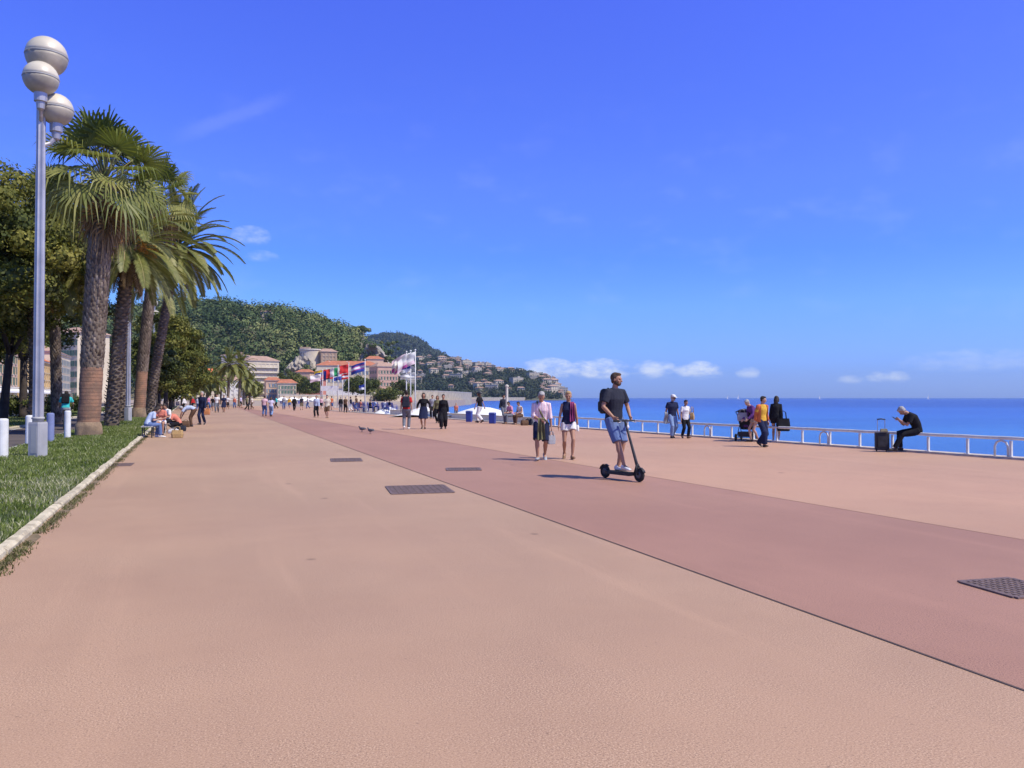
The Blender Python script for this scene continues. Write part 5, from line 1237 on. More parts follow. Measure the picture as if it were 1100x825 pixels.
    body.ball(h(0, -.008, .022), (.076, .094, .094), 16, M=Hm); body.ball(h(0, .018, -.035), (.061, .068, .078), 14, M=Hm); body.ball(h(0, .045, -.085), (.036, .036, .028), 10, M=Hm)
    body.tube([h(0, .078, .016), h(0, .098, -.018), h(0, .108, -.032), h(0, .086, -.040)], [.009, .013, .016, .010], 8)
    for sgn in (-1, 1):
        body.ball(h(sgn * .076, -.008, -.008), (.010, .022, .033), 8, M=Hm); body.ball(h(sgn * .032, .082, .022), (.022, .012, .008), 8, M=Hm)
        body.ball(h(sgn * .040, .060, -.025), (.026, .022, .020), 8, M=Hm)
    sm = (M_skin, M_skin2, M_skin3)[sk]
    def part(mb_, nm, mt, v=None, it=3): 
        me = fuse(mb_, v or vox, it); me.materials.clear(); me.materials.append(mt); me.name = nm; o = bpy.data.objects.new(nm, me); COL.objects.link(o); o.parent = root; return o
    part(body, 'body', sm, vox, 2)
    if vox < .02:
        for sgn in (-1, 1): e_ = MB(); e_.ball(h(sgn * .032, .083, .004), (.012, .009, .007), 8, M=Hm); e_.build('eye', M_eye, root, smooth=True)
        e_ = MB(); e_.ball(h(0, .089, -.062), (.022, .010, .006), 8, M=Hm); e_.build('mouth', M_lip, root, smooth=True)
    # hair
    hm = {'dark': M_hd, 'brown': M_hb, 'blond': M_hl, 'grey': M_hg}.get(hair)
    if hm:
        hb = MB(); hb.ball(h(0, -.026, .040), (.085, .092, .092), 16, M=Hm); hb.ball(h(0, .026, .092), (.064, .058, .034), 12, M=Hm)
        for sgn in (-1, 1): hb.ball(h(sgn * .066, -.018, .0), (.018, .045, .052), 8, M=Hm)
        hb.ball(h(0, -.06, -.02), (.066, .04, .06), 10, M=Hm)
        if long:
            hb.tube([h(0, -.06, .03), h(0, -.085, -.06), h(0, -.095, -.16), h(0, -.085, -.26)], [(.080, .05), (.088, .05), (.080, .04), (.05, .02)], 12)
            for sgn in (-1, 1): hb.tube([h(sgn * .06, -.01, .06), h(sgn * .082, -.008, -.02), h(sgn * .083, -.02, -.12)], [.028, .024, .014], 8)
        part(hb, 'hair', hm, max(.010, min(vox, .016)), 2)
    if beard:
        bb = MB(); bb.ball(h(0, .042, -.080), (.050, .050, .036), 12, M=Hm)
        for sgn in (-1, 1): bb.ball(h(sgn * .050, .018, -.058), (.022, .048, .040), 10, M=Hm)
        part(bb, 'beard', hm or M_hd, .009, 2)
    if hat:
        kind, hc_ = hat; hm_ = CL[hc_] if hc_ in CL else M_straw; hb = MB(); z0 = .055
        hb.lathe([(.094, z0 - .01), (.100, z0), (.096, z0 + .045), (.075, z0 + .075), (.02, z0 + .085)], hc - HY * .012, 18, axis=HU)
        if kind == 'cap': hb.tube([h(0, .06, z0 + .005), h(0, .12, z0 + .002), h(0, .165, z0 - .012)], [(.082, .012), (.074, .010), (.04, .008)], 12)
        else: hb.lathe([(.09, z0 - .004), (.17, z0 - .022), (.17, z0 - .012), (.09, z0 + .012)], hc - HY * .012, 20, axis=HU)
        hb.build('cap' if kind == 'cap' else 'hat', hm_, root, smooth=True)
    if P.get('glasses'):
        gb = MB()
        for sgn in (-1, 1): gb.ball(h(sgn * .033, .094, .004), (.027, .010, .020), 8, M=Hm); gb.tube([h(sgn * .055, .085, .008), h(sgn * .078, .0, .006)], .005, 5)
        gb.tube([h(-.02, .10, .008), h(.02, .10, .008)], .005, 5); gb.build('sunglasses', M_black, root, smooth=True)
    # clothes
    E = .016 if vox < .02 else .024
    if top:
        kind, c = top; tb = MB(); tb.rings(trunk(E, -.05 if kind != 'crop' else .05))
        if kind == 'coat':
            tb.rings([ell_ring(pel + U1 * .12, X1, Y1, .175, .135), ell_ring(pel - U1 * .05, X1, Y1, .20, .16), ell_ring(pel - UP * .30, X1, Y1, .215, .18), ell_ring(pel - UP * .42, X1, Y1, .22, .19)])
        if kind == 'loose': tb.rings([ell_ring(C, X3, Y3, .178 * bulk + .012, .125 * bulk + .012), ell_ring(W, X2, Y2, .172 * bulk, .130 * bulk), ell_ring(pel + U1 * .02, X1, Y1, .188, .148), ell_ring(pel - U1 * .07, X1, Y1, .192, .150)])
        for s, v in J.items():
            hip, kn, an, sh, el, wr, sgn = v[:7]; m = lambda a, b, t: a.lerp(b, t); ee = E * 1.1; r0 = 0.9 if fem else 1.0
            if kind in ('short', 'loose', 'polo'): tb.tube([sh - X3 * (sgn * .055), sh, m(sh, el, .4), m(sh, el, .72)], [(.050) * r0 + ee, .056 * r0 + ee, .052 * r0 + ee * 1.4, .050 * r0 + ee * 1.6], 10)
            elif kind in ('long', 'coat', 'rolled'):
                ps = [sh - X3 * (sgn * .055), sh, m(sh, el, .4), m(sh, el, .9), el, m(el, wr, .3)] + ([m(el, wr, .7), wr] if kind != 'rolled' else []); rs_ = [.048, .055, .050, .045, .045, .046] + ([.038, .036] if kind != 'rolled' else [])
                tb.tube(ps, [a * r0 + ee * (.7 if kind == 'rolled' else 1) for a in rs_], 10)
            else: tb.tube([sh - X3 * (sgn * .075) + U3 * .02, sh - X3 * (sgn * .02) + U3 * .005], [.048 + ee, .040 + ee], 10)
        part(tb, 'top' if kind != 'coat' else 'coat', CL[c], max(vox, .0095), 3)
    kind, c = bottom
    if kind in ('trousers', 'shorts', 'hotpants', 'wide'):
        tb = MB(); tb.rings([ell_ring(pel - U1 * .115, X1, Y1, .115, .10)] + [ell_ring(pel - U1 * .02, X1, Y1, (.168 if fem else .160) + E * .8, .118 + E * .8), ell_ring(pel + U1 * .07, X1, Y1, .152 + E * .6, .112 + E * .6), ell_ring(pel + U1 * .13, X1, Y1, .138 + E * .5, .102 + E * .5)])
        for s, v in J.items():
            hip, kn, an, sh, el, wr, sgn = v[:7]; m = lambda a, b, t: a.lerp(b, t); lo = 1.0 if kind != 'wide' else 1.5; e2 = E * .9
            if kind in ('trousers', 'wide'): ps = [hip + U1 * .03, m(hip, kn, .3), m(hip, kn, .75), kn, m(kn, an, .35), m(kn, an, .7), m(kn, an, .96)]; rs_ = [.096, .090, .070 * lo ** .5, .064 * lo, .062 * lo, .056 * lo, .056 * lo]
            elif kind == 'shorts': ps = [hip + U1 * .03, m(hip, kn, .3), m(hip, kn, .7), m(hip, kn, .97)]; rs_ = [.100, .098, .090, .084]
            else: ps = [hip + U1 * .03, m(hip, kn, .2), m(hip, kn, .42)]; rs_ = [.098, .098, .094]
            tb.tube(ps, [a + e2 for a in rs_], 12)
        part(tb, {'trousers': 'trousers', 'wide': 'trousers', 'shorts': 'shorts', 'hotpants': 'shorts'}[kind], CL[c], max(vox, .0095), 3)
    elif kind in ('skirt', 'dress'):
        kz = (J['R'][1] + J['L'][1]) / 2; kz = Vector((kz.x, kz.y, kz.z)); sp = abs(J['R'][1].y - J['L'][1].y) / 2 + .10
        tb = MB(); tb.rings([ell_ring(W, X2, Y2, .135 + E, .105 + E), ell_ring(pel + U1 * .02, X1, Y1, .180 + E, .135 + E), ell_ring(pel.lerp(kz, .5), X1, Y1, .20 + E, max(.15, sp * .8) + E), ell_ring(pel.lerp(kz, .97), X1, Y1, .215 + E, max(.16, sp) + E)])
        part(tb, 'skirt', CL[c], max(vox, .0095), 3)
    sm_ = {'w': M_shoe_w, 'd': M_shoe_d, 'b': M_shoe_b, 'g': M_shoe_g}.get(shoes)
    if sm_:
        for s, v in J.items():
            an, f1, up = v[2], v[7], v[8]; sb = MB()
            sb.tube([an - f1 * .075 - up * .045, an - f1 * .02 - up * .040, an + f1 * .06 - up * .046, an + f1 * .13 - up * .058, an + f1 * .195 - up * .066], [(.036, .040), (.042, .046), (.046, .038), (.046, .026), (.030, .018)] if abs(frame_of(f1)[0].z) < .5 else [(.040, .036), (.046, .042), (.038, .046), (.026, .046), (.018, .030)], 12)
            sb.tube([an - f1 * .02 - up * .045, an - f1 * .012 + up * .01], [.046, .044], 10)
            part(sb, 'shoe', sm_, max(.010, vox * .8), 1)
    if extra: extra(root, dict(J=J, S=S_, C=C, W=W, pel=pel, X3=X3, Y3=Y3, U3=U3, X1=X1, Y1=Y1, U1=U1, h=h, N=N, k=k))
    return root
def world_of(root, p): return Matrix.LocRotScale(root.location, root.rotation_euler, root.scale) @ p
def look(px, py): v = G(px, py); return Vector((v.x, v.y, 0))
def WALK(ph=1, st=.26, arm=.16, w=.24, lean=4, **kw):
    a = dict(pel=(0, 0, .905), lean=lean, fR=(.085, st * ph, .09 if ph > 0 else .14), fL=(-.085, -st * ph, .14 if ph > 0 else .09), pR=-8 if ph > 0 else 32, pL=32 if ph > 0 else -8, hR=(w, -arm * ph, .86), hL=(-w, arm * ph, .86)); a.update(kw); return a
# ---------------------------------------------------------------- the people on the promenade, with what they carry
def auto(px, feet, head, heading, label, grow=1.0, z=0.0, H=None, **kw):
    g = G(px, feet); Y = g.y
    h_ = H or min(1.92, max(1.45, at(px, head, Y).z * grow))
    v = .0095 if Y < 22 else (.0125 if Y < 33 else (.018 if Y < 55 else .026))
    return person(label, Vector((g.x, g.y, z)), heading, h_, vox=kw.pop('vox', v), **kw)
def backpack(owner, c, label, m, s=(.30, .15, .44), straps=True, name='backpack'):
    """c = centre in the owner's local metres"""
    r = empty(name, world_of(owner, c), owner.rotation_euler.z, label, 'backpack'); b = MB(); w, d, h = s
    b.rings([[Vector((x * w / 2 * q, y * d / 2 * q2, z * h)) for x, y in ((-1, -.6), (-.7, -1), (.7, -1), (1, -.6), (1, .7), (.8, 1), (-.8, 1), (-1, .7))] for z, q, q2 in ((-.5, .80, .7), (-.46, .95, .95), (-.1, 1, 1.05), (.3, .96, .9), (.44, .82, .75), (.5, .55, .5))]); b.build('bag', m, r, smooth=False)
    p = MB(); p.rings([[Vector((x * w * .38 * q, -d * .5 - .045 * q * (1 if y < 0 else 0), z * h)) for x, y in ((-1, -1), (1, -1), (1, 1), (-1, 1))] for z, q in ((-.42, .85), (-.36, 1), (-.05, 1), (.0, .8))]); p.build('pocket', m, r)
    if straps:
        for sx in (-1, 1):
            t = MB(); t.tube([Vector((sx * .09, d * .4, h * .40)), Vector((sx * .11, d * .5 + .06, h * .52)), Vector((sx * .125, d * .5 + .17, h * .40)), Vector((sx * .13, d * .5 + .21, h * .12)), Vector((sx * .15, d * .5 + .12, -h * .22)), Vector((sx * .13, d * .35, -h * .36))], [(.022, .007)] * 6, 6); t.build('strap', m, r, smooth=True)
    return r
def bag(pos, rz, label, m, s=(.34, .14, .28), handle=.16, name='handbag', cat='bag'):
    r = empty(name, pos, rz, label, cat); w, d, h = s; b = MB()
    b.rings([[Vector((x * w / 2 * q, y * d / 2 * q2, z)) for x, y in ((-1, -.7), (-.75, -1), (.75, -1), (1, -.7), (1, .7), (.75, 1), (-.75, 1), (-1, .7))] for z, q, q2 in ((0, .84, .9), (h * .06, .95, 1), (h * .5, 1.02, 1.0), (h * .96, .92, .6), (h, .9, .5))]); b.build('body', m, r)
    for sy in (-1, 1): t = MB(); t.tube([Vector((-w * .25, sy * d * .3, h * .96)), Vector((-w * .2, sy * d * .2, h + handle * .8)), Vector((0, sy * d * .15, h + handle)), Vector((w * .2, sy * d * .2, h + handle * .8)), Vector((w * .25, sy * d * .3, h * .96))], .010, 6); t.build('handle', m, r, smooth=True)
    return r
def drape(pos, rz, label, m, w=.20, h=.62, name='jacket', cat='jacket', seed=1):
    random.seed(seed); r = empty(name, pos, rz, label, cat); b = MB(); rows = []
    for j in range(13):
        z = -h * j / 12; ww = w * (.75 + .35 * j / 12); rows.append([Vector((ww * (-.5 + i / 10), .035 * math.sin(i * 1.5 + j * .12) * (.4 + j / 12) + .02 * math.sin(j * .6), z + .012 * math.sin(i * 2.1) * (j == 12))) for i in range(11)])
    b.rings(rows, closed=False); b.rings([[p + Vector((0, -.03, 0)) for p in q] for q in reversed(rows)], closed=False); b.rings([[rows[0][i], rows[0][i] + Vector((0, -.015, .03)), rows[0][i] + Vector((0, -.03, 0))] for i in range(11)], closed=False, cap=False); b.build('cloth', m, r, smooth=True); return r

# --- electric scooter and its rider
sc0 = (look(653, 513) + look(683.5, 518)) / 2; SH = -55
sct = empty('electric_scooter', sc0, R(SH - 90), 'black electric kick scooter under the man with the backpack', 'scooter')
m = MB(); pr = [(-.40, .085), (-.36, .135), (.30, .135), (.37, .17)]
m.rings([[Vector((x * .085 * q, y, z)) for x, z in ((-1, zc - .035), (1, zc - .035), (1, zc + .018), (.9, zc + .026), (-.9, zc + .026), (-1, zc + .018))] for y, zc, q in ((-.40, .125, .7), (-.33, .130, 1), (.28, .130, 1), (.36, .15, .55))]); m.build('deck', M_black, sct)
m = MB(); m.box((0, -.02, .159), (.145, .50, .004)); m.build('grip_mat', M_rubber, sct)
for nm, y in (('rear', -.46), ('front', .47)):
    m = MB(); m.lathe([(.075, -.026), (.108, -.030), (.122, -.018), (.127, 0), (.122, .018), (.108, .030), (.075, .026)], (0, y, .127), 28, axis=Vector((1, 0, 0))); w = m.build('wheel', M_rubber, sct, smooth=True)
    m = MB(); m.lathe([(.01, -.030), (.05, -.031), (.074, -.022), (.074, .022), (.05, .031), (.01, .030)], (0, y, .127), 20, axis=Vector((1, 0, 0))); m.build('rim', mat('scooter_rim', (.10, .10, .11), None, 5, .35, .5), w)
    f = MB(); pts = [Vector((0, y + .142 * math.sin(a), .127 + .142 * math.cos(a))) for a in [R(v) for v in ((-75, -50, -20, 10, 40) if y < 0 else (-40, -10, 20, 50, 70))]]; f.tube(pts, [(.034, .006)] * 5, 6); f.build('mudguard', M_black, sct, smooth=True)
m = MB(); A_, T_ = Vector((0, .425, .27)), Vector((0, .10, 1.10))
m.tube([A_, A_.lerp(T_, .15), A_.lerp(T_, .6), T_], [.032, .028, .024, .022], 10); m.tube([Vector((0, .36, .15)), Vector((0, .40, .24)), A_ + Vector((0, 0, .06))], [.030, .034, .030], 8)
for sx in (-.045, .045): m.tube([Vector((sx, .47, .127)), Vector((sx, .45, .25)), Vector((sx * .5, .42, .31))], .014, 6)
m.build('stem', M_black, sct, smooth=True)
m = MB(); m.tube([T_ + Vector((-.26, -.03, .01)), T_ + Vector((-.12, 0, .01)), T_ + Vector((.12, 0, .01)), T_ + Vector((.26, -.03, .01))], .014, 8); m.box(T_ + Vector((0, -.02, .02)), (.09, .07, .035)); m.build('handlebar', M_black, sct, smooth=False)
for sx in (-1, 1):
    m = MB(); m.tube([T_ + Vector((sx * .15, -.006, .01)), T_ + Vector((sx * .265, -.031, .01))], .019, 8); m.build('grip', M_rubber, sct, smooth=True)
    m = MB(); m.tube([T_ + Vector((sx * .12, .02, .005)), T_ + Vector((sx * .17, .055, -.01)), T_ + Vector((sx * .24, .04, -.02))], .007, 6); m.build('brake_lever', M_steel, sct, smooth=True)
m = MB(); m.ball(A_.lerp(T_, .88) + Vector((0, .035, 0)), (.028, .022, .035), 8); m.build('headlight', M_wpaint, sct, smooth=True)
def strap_l(root, q): pass
rider = person('man in a dark polo shirt and denim shorts riding the electric scooter', sc0 + Vector((0, 0, .162)), SH, 1.86, vox=.0085, bulk=1.08, beard=True, hair='brown', shoes='w',
    pose=dict(pel=(0, -.20, .925), lean=1, hunch=5, head=(0, 26), fR=(.055, .14, .085), fL=(-.05, -.14, .085), pR=0, pL=0, hR=(.205, .00, .965), hL=(-.205, .00, .965), eR=(.75, -.5, -.35), eL=(-.75, -.5, -.35), kR=(.05, 1, 0), kL=(-.12, 1, 0), grip='RL'),
    top=('polo', 'charcoal'), bottom=('shorts', 'denimBlue'))
backpack(rider, Vector((0, -.375, 1.24)), 'black backpack worn by the scooter rider', mat('black_nylon', (.018, .018, .02), (.03, .03, .034), 8, .7, bump=.6, bscale=20), (.32, .18, .48))
# --- couple walking towards the camera
def pinkstrap(root, q):
    m = MB(); a, b = q['S'] + q['X3'] * .10 + q['U3'] * .045, q['pel'] - q['X1'] * .17 + q['U1'] * .02; f = q['Y3'] * .145
    m.tube([a - q['Y3'] * .06, a + q['Y3'] * .05, q['C'] + q['X3'] * .03 + f, q['W'] - q['X3'] * .06 + f * .95, b + q['Y1'] * .10], [(.020, .005)] * 5, 6); m.build('strap', CL['olive'], root, smooth=True)
p2 = auto(581.5, 494.3, 421, -93, 'older man in a pink striped shirt and dark knee shorts walking with bowed head', 1.04, pose=WALK(1, .17, .1, .26, 4, hunch=13, head=(24, 6), hR=(.03, .27, 1.0), hL=(-.25, .06, .80), eR=(.6, -.5, -.3)), top=('rolled', 'pinkStripe'), bottom=('shorts', 'navy'), shoes='g', hair='grey', bulk=1.1, extra=pinkstrap)
drape(world_of(p2, Vector((.0, .31, 1.02))), p2.rotation_euler.z, 'olive jacket hanging from the hand of the man in the pink shirt', CL['olive'], .20, .50)
bag(world_of(p2, Vector((-.25, .07, .40))), p2.rotation_euler.z + .5, 'thin grey plastic bag in the hand of the man in pink', CL['grey'], (.20, .08, .22), .10, 'plastic_bag')
p3 = auto(610.5, 493, 420.5, -88, 'blond woman in a dark sleeveless top and white shorts walking beside him', 1.02, fem=True, pose=WALK(-1, .16, .10, .25, 3, hunch=4, head=(8, -8)), top=('tank', 'navy'), bottom=('hotpants', 'white'), shoes='b', hair='blond')
drape(world_of(p3, Vector((-.085, .155, 1.42))), p3.rotation_euler.z, 'magenta scarf hanging down the front of the blond woman', CL['magenta'], .13, .46, 'scarf', 'scarf', 4)
sb_ = empty('water_bottle', world_of(p3, Vector((-.25, -.06, .70))), 0, 'small white bottle in the hand of the blond woman', 'bottle'); m = MB(); m.lathe([(.03, 0), (.032, .01), (.032, .13), (.014, .16)], n=12); m.build('body', M_wpaint, sb_, smooth=True); m = MB(); m.lathe([(.015, .16), (.015, .185)], n=10); m.build('cap', M_blgrey, sb_)
# --- couple at the railing
p4_ = auto(722, 470.6, 423.5, -70, 'man in a white cap, navy polo and pale jeans at the railing', 1.0, pose=WALK(1, .10, .05, .27, 2, head=(8, 25), glasses=True), top=('polo', 'navy'), bottom=('trousers', 'paleJeans'), hair='grey', hat=('cap', 'white'), bulk=1.12, beard=True)
drape(world_of(p4_, Vector((.28, .02, 1.02))), p4_.rotation_euler.z, 'grey jacket over the arm of the man in the white cap', CL['grey'], .16, .42, 'jacket', 'jacket', 8)
p5_ = auto(736, 470.8, 429, -75, 'dark haired woman in a white top carrying a straw bag', 1.0, fem=True, pose=WALK(-1, .12, .08, .24, 2, head=(12, 10), hL=(-.22, .12, 1.0)), top=('loose', 'white'), bottom=('trousers', 'black'), hair='dark', shoes='b')
bag(world_of(p5_, Vector((-.33, .04, .83))), p5_.rotation_euler.z + 1.0, 'round straw shoulder bag of the woman in white', M_straw, (.34, .16, .28), .22)
# --- man in yellow, stroller and the person beside it
def openshirt(root, q):
    m = MB()
    for sgn in (-1, 1):
        c = [ell_ring(a, q['X3'], q['Y3'], ra, rb, 24) for a, ra, rb in ((q['S'] + q['U3'] * .01, .17, .115), (q['C'], .212, .160), (q['W'], .20, .152), (q['pel'] - q['U1'] * .05, .215, .165))]
        idx = [k % 24 for k in (range(-7, 4) if sgn > 0 else range(9, 20))]
        m.rings([[r[i] for i in idx] for r in c], closed=False)
    m.build('open_shirt', CL['orange'], root, smooth=True)
    s = MB()
    for sd in 'RL':
        hip, kn, an, sh, el, wr, sgn = q['J'][sd][:7]; s.tube([sh - q['X3'] * (sgn * .04), sh, sh.lerp(el, .4), sh.lerp(el, .9), el, el.lerp(wr, .5), el.lerp(wr, .85)], [.078, .088, .076, .068, .066, .062, .058], 10)
    s.build('sleeve', CL['orange'], root, smooth=True)
p6_ = auto(818.5, 480, 425, -62, 'man in a yellow shirt under an open orange shirt and navy trousers', 1.0, pose=WALK(1, .20, .05, .23, 2, head=(6, 30)), top=('short', 'yellow'), bottom=('wide', 'navy'), hair='dark', extra=openshirt, sk=1)
st = empty('baby_stroller', G(801.5, 473.5), R(-30), 'dark baby stroller by the railing left of the man in yellow', 'stroller')
fr_ = MB(); 
for sx in (-.24, .24): fr_.tube([Vector((sx, .42, .12)), Vector((sx, .12, .52)), Vector((sx, -.28, .92)), Vector((sx, -.48, 1.05))], .014, 6); fr_.tube([Vector((sx, -.38, .12)), Vector((sx, .08, .58))], .014, 6)
fr_.tube([Vector((-.24, -.48, 1.05)), Vector((.24, -.48, 1.05))], .018, 6); fr_.tube([Vector((-.24, -.38, .12)), Vector((.24, -.38, .12))], .012, 6); fr_.build('frame', M_black, st, smooth=True)
for sx in (-.27, .27):
    for y, r_ in ((-.38, .13), (.42, .10)): m = MB(); m.lathe([(r_ * .6, -.02), (r_, -.02), (r_ * 1.03, 0), (r_, .02), (r_ * .6, .02)], (sx, y, r_), 16, axis=Vector((1, 0, 0))); w = m.build('wheel', M_rubber, st); m = MB(); m.lathe([(.01, -.015), (r_ * .58, -.012), (r_ * .58, .012), (.01, .015)], (sx, y, r_), 10, axis=Vector((1, 0, 0))); m.build('rim', M_steel, w)
m = MB(); m.rings([[Vector((x, y, z)) for x in (-.22, .22)][::1] + [Vector((.22, y2, z2)), Vector((-.22, y2, z2))] for y, z, y2, z2 in ((.40, .38, .40, .46), (.05, .42, .08, .52), (-.22, .80, -.16, .84), (-.30, .98, -.25, 1.0))]); m.build('seat', CL['charcoal'], st)
m = MB(); m.rings([[Vector((-.25 + .5 * i / 10, -.30 + .42 * math.sin(a) * 1.0, .86 + .30 * math.cos(a) - .10 * abs(i / 5 - 1) ** 2)) for i in range(11)] for a in [R(v) for v in (-40, -15, 10, 35, 60, 80)]], closed=False); m.build('canopy', CL['charcoal'], st, smooth=True)
m = MB(); m.ball((0, .18, .56), (.19, .26, .12), 10); m.build('blanket', CL['purple'], st, smooth=True); m = MB(); m.box((0, -.1, .24), (.40, .50, .18)); m.build('basket', M_black, st)
bag(world_of(st, Vector((0, -.52, .72))), st.rotation_euler.z, 'grey bag hanging from the stroller handle', CL['grey'], (.34, .14, .30), .12)
p7_ = auto(810.5, 474.6, 440, 190, 'person in a purple top bending over the stroller behind the man in yellow', 1.0, H=1.60, fem=True, pose=dict(pel=(0, -.04, .90), lean=22, hunch=14, head=(22, 20), hR=(.2, .36, .86), hL=(-.2, .36, .88), fR=(.09, .10, .085), fL=(-.09, -.12, .10)), top=('long', 'purple'), bottom=('hotpants', 'sand'), hair='grey', sk=1)
p8_ = auto(833.5, 475, 437, 60, 'person with long black hair in a black jacket facing the sea', 1.0, H=1.62, fem=True, long=True, pose=dict(lean=8, hunch=8, fR=(.08, .08, .085), fL=(-.08, -.08, .085), pL=0), top=('long', 'black'), bottom=('hotpants', 'black'), hair='dark', shoes='w')
bag(world_of(p8_, Vector((.27, -.04, .42))), p8_.rotation_euler.z + .4, 'large black bag hanging at the side of the long haired person', CL['black'], (.44, .20, .44), .26)
# --- seated man with suitcase
g = G(972, 484.0); seat = through(E0, E1, 0) if False else None
def rail_pt(px):
    lo, hi = 5.0, 60.0
    for _ in range(40):
        md = (lo + hi) / 2; q = through(E0, E1, md); u = 550 + q.x / q.y * FPX
        lo, hi = (md, hi) if u > px else (lo, md)
    return through(E0, E1, lo)
rp = rail_pt(983); q_ = -en
hd_ = math.degrees(math.atan2(q_.y, q_.x)) + 12
p9 = person('grey haired man in a black shirt sitting bent over on the railing', rp + Vector((.05, 0, .03)), 170, 1.80, vox=.0105, pose=dict(pel=(0, 0, .565), lean=14, hunch=30, head=(34, 0), fR=(.13, .40, .085), fL=(-.12, .62, .085), pR=0, pL=0, hR=(.07, .46, .86), hL=(-.07, .48, .86), eR=(.4, -.4, -.8), eL=(-.4, -.4, -.8), kR=(.1, 1, .8), kL=(-.1, 1, .8), grip='RL'), top=('short', 'black'), bottom=('trousers', 'black'), hair='grey', bulk=1.1)
ph = empty('mobile_phone', world_of(p9, Vector((0, .58, .90))), p9.rotation_euler.z, 'dark phone held by the man sitting on the railing', 'phone'); m = MB(); m.box((0, 0, 0), (.075, .15, .012), mat=Matrix.Rotation(R(35), 3, 'X')); m.build('case', M_black, ph); m = MB(); m.box((0, -.004, .0075), (.066, .138, .002), mat=Matrix.Rotation(R(35), 3, 'X')); m.build('screen', M_glassd, ph)
su = empty('suitcase', G(947.5, 485.2), R(-12), 'black upright suitcase with its handle pulled out beside the seated man', 'suitcase'); m = MB(); w, d, h = .36, .24, .50
m.rings([[Vector((x * w / 2, y * d / 2 * q, z)) for x, y in ((-1, -.7), (-.85, -1), (.85, -1), (1, -.7), (1, .7), (.85, 1), (-.85, 1), (-1, .7))] for z, q in ((.05, .9), (.07, 1), (h + .03, 1), (h + .05, .88))]); m.build('shell', mat('black_suitcase_fabric', (.02, .02, .023), (.035, .035, .04), 8, .7, bump=.5, bscale=40), su)
m = MB(); m.box((0, -d / 2 - .015, .30), (.27, .03, .30)); m.build('front_pocket', MATS['black_suitcase_fabric'], su); m = MB()
for sx in (-.1, .1): m.tube([(sx, .08, h + .04), (sx, .08, h + .42)], .009, 6)
m.build('handle_rods', M_steel, su); m = MB(); m.tube([(-.11, .08, h + .42), (0, .08, h + .435), (.11, .08, h + .42)], .018, 8); m.build('handle', M_black, su, smooth=True)
for sx in (-.13, .13): m = MB(); m.lathe([(.02, -.012), (.035, -.012), (.035, .012), (.02, .012)], (sx, .07, .035), 12, axis=Vector((1, 0, 0))); m.build('wheel', M_rubber, su)
tg = empty('jacket', world_of(su, Vector((.03, -.10, h + .06))), su.rotation_euler.z, 'small brown pouch on top of the suitcase', 'pouch'); tg.name = 'pouch'; m = MB(); m.rings([[Vector((x * .10 * q, y * .05 * q, z)) for x, y in ((-1, -1), (1, -1), (1, 1), (-1, 1))] for z, q in ((0, .9), (.03, 1), (.10, .8))]); m.build('body', CL['khaki'], tg)

# --- the group in the middle distance
pA = auto(436.5, 461.3, 416.5, 92, 'man walking away in a red top and grey jeans, left of the walkers', 1.0, pose=WALK(1, .15, .08, .25, 2), top=('short', 'red'), bottom=('trousers', 'greyJeans'), shoes='w', hair='dark')
backpack(pA, Vector((0, -.22, 1.22)), 'dark grey backpack on the man in the red top', CL['charcoal'], (.36, .18, .54))
auto(455, 460.8, 421.5, -90, 'woman in an open black jacket over a navy dress with bare legs', 1.0, fem=True, pose=WALK(-1, .16, .05, .30, 2, hR=(.30, .08, 1.0), hL=(-.30, .08, 1.0)), top=('long', 'black'), bottom=('dress', 'navy'), hair='dark', long=True)
auto(464.5, 449.5, 424, -90, 'man in a grey top walking behind the woman in the navy dress', 1.0, pose=WALK(1, .14), top=('long', 'grey'), bottom=('trousers', 'black'), hair='dark')
auto(470, 454.5, 424.5, -95, 'woman in a dark olive top left of the person in the long black coat', 1.0, fem=True, pose=WALK(-1, .18), top=('long', 'olive'), bottom=('trousers', 'black'), hair='brown', long=True)
auto(476.3, 460.8, 423, -90, 'person in a long black coat and wide black trousers', 1.0, fem=True, pose=WALK(1, .14, .06, .24), top=('coat', 'black'), bottom=('wide', 'black'), hair='dark')
auto(490, 449.5, 434, -100, 'child in a coral red top near the white canopy', 1.0, H=1.15, pose=WALK(1, .1), top=('short', 'coral'), bottom=('trousers', 'greyJeans'), hair='blond')
auto(515.5, 454.3, 420.5, 150, 'person with a dark hat and top in wide white trousers by the blue bins', 1.0, fem=True, pose=WALK(1, .20), top=('short', 'black'), bottom=('wide', 'white'), hair='brown', hat=('hat', 'charcoal'), long=True)
auto(540.5, 452.5, 424, -60, 'person in blue grey clothes standing against the pale post', 1.0, top=('long', 'charcoal'), bottom=('trousers', 'greyJeans'), hair='dark')
def seated(px, py, sy, heading, label, **kw):
    """sits on the parapet or rail; py is the pixel row of the feet"""
    g = G(px, py); return person(label, g, heading, kw.pop('H', 1.70), vox=.02, pose=dict(pel=(0, 0, .50), lean=kw.pop('lean', 6), hunch=10, head=(10, 0), fR=(.10, .44, .085), fL=(-.10, .48, .085), pR=0, pL=0, hR=(.14, .36, .62), hL=(-.14, .36, .62), kR=(.1, 1, .8), kL=(-.1, 1, .8)), **kw)
def on_rail(px, dy=0.0): v = rail_pt(px); return v
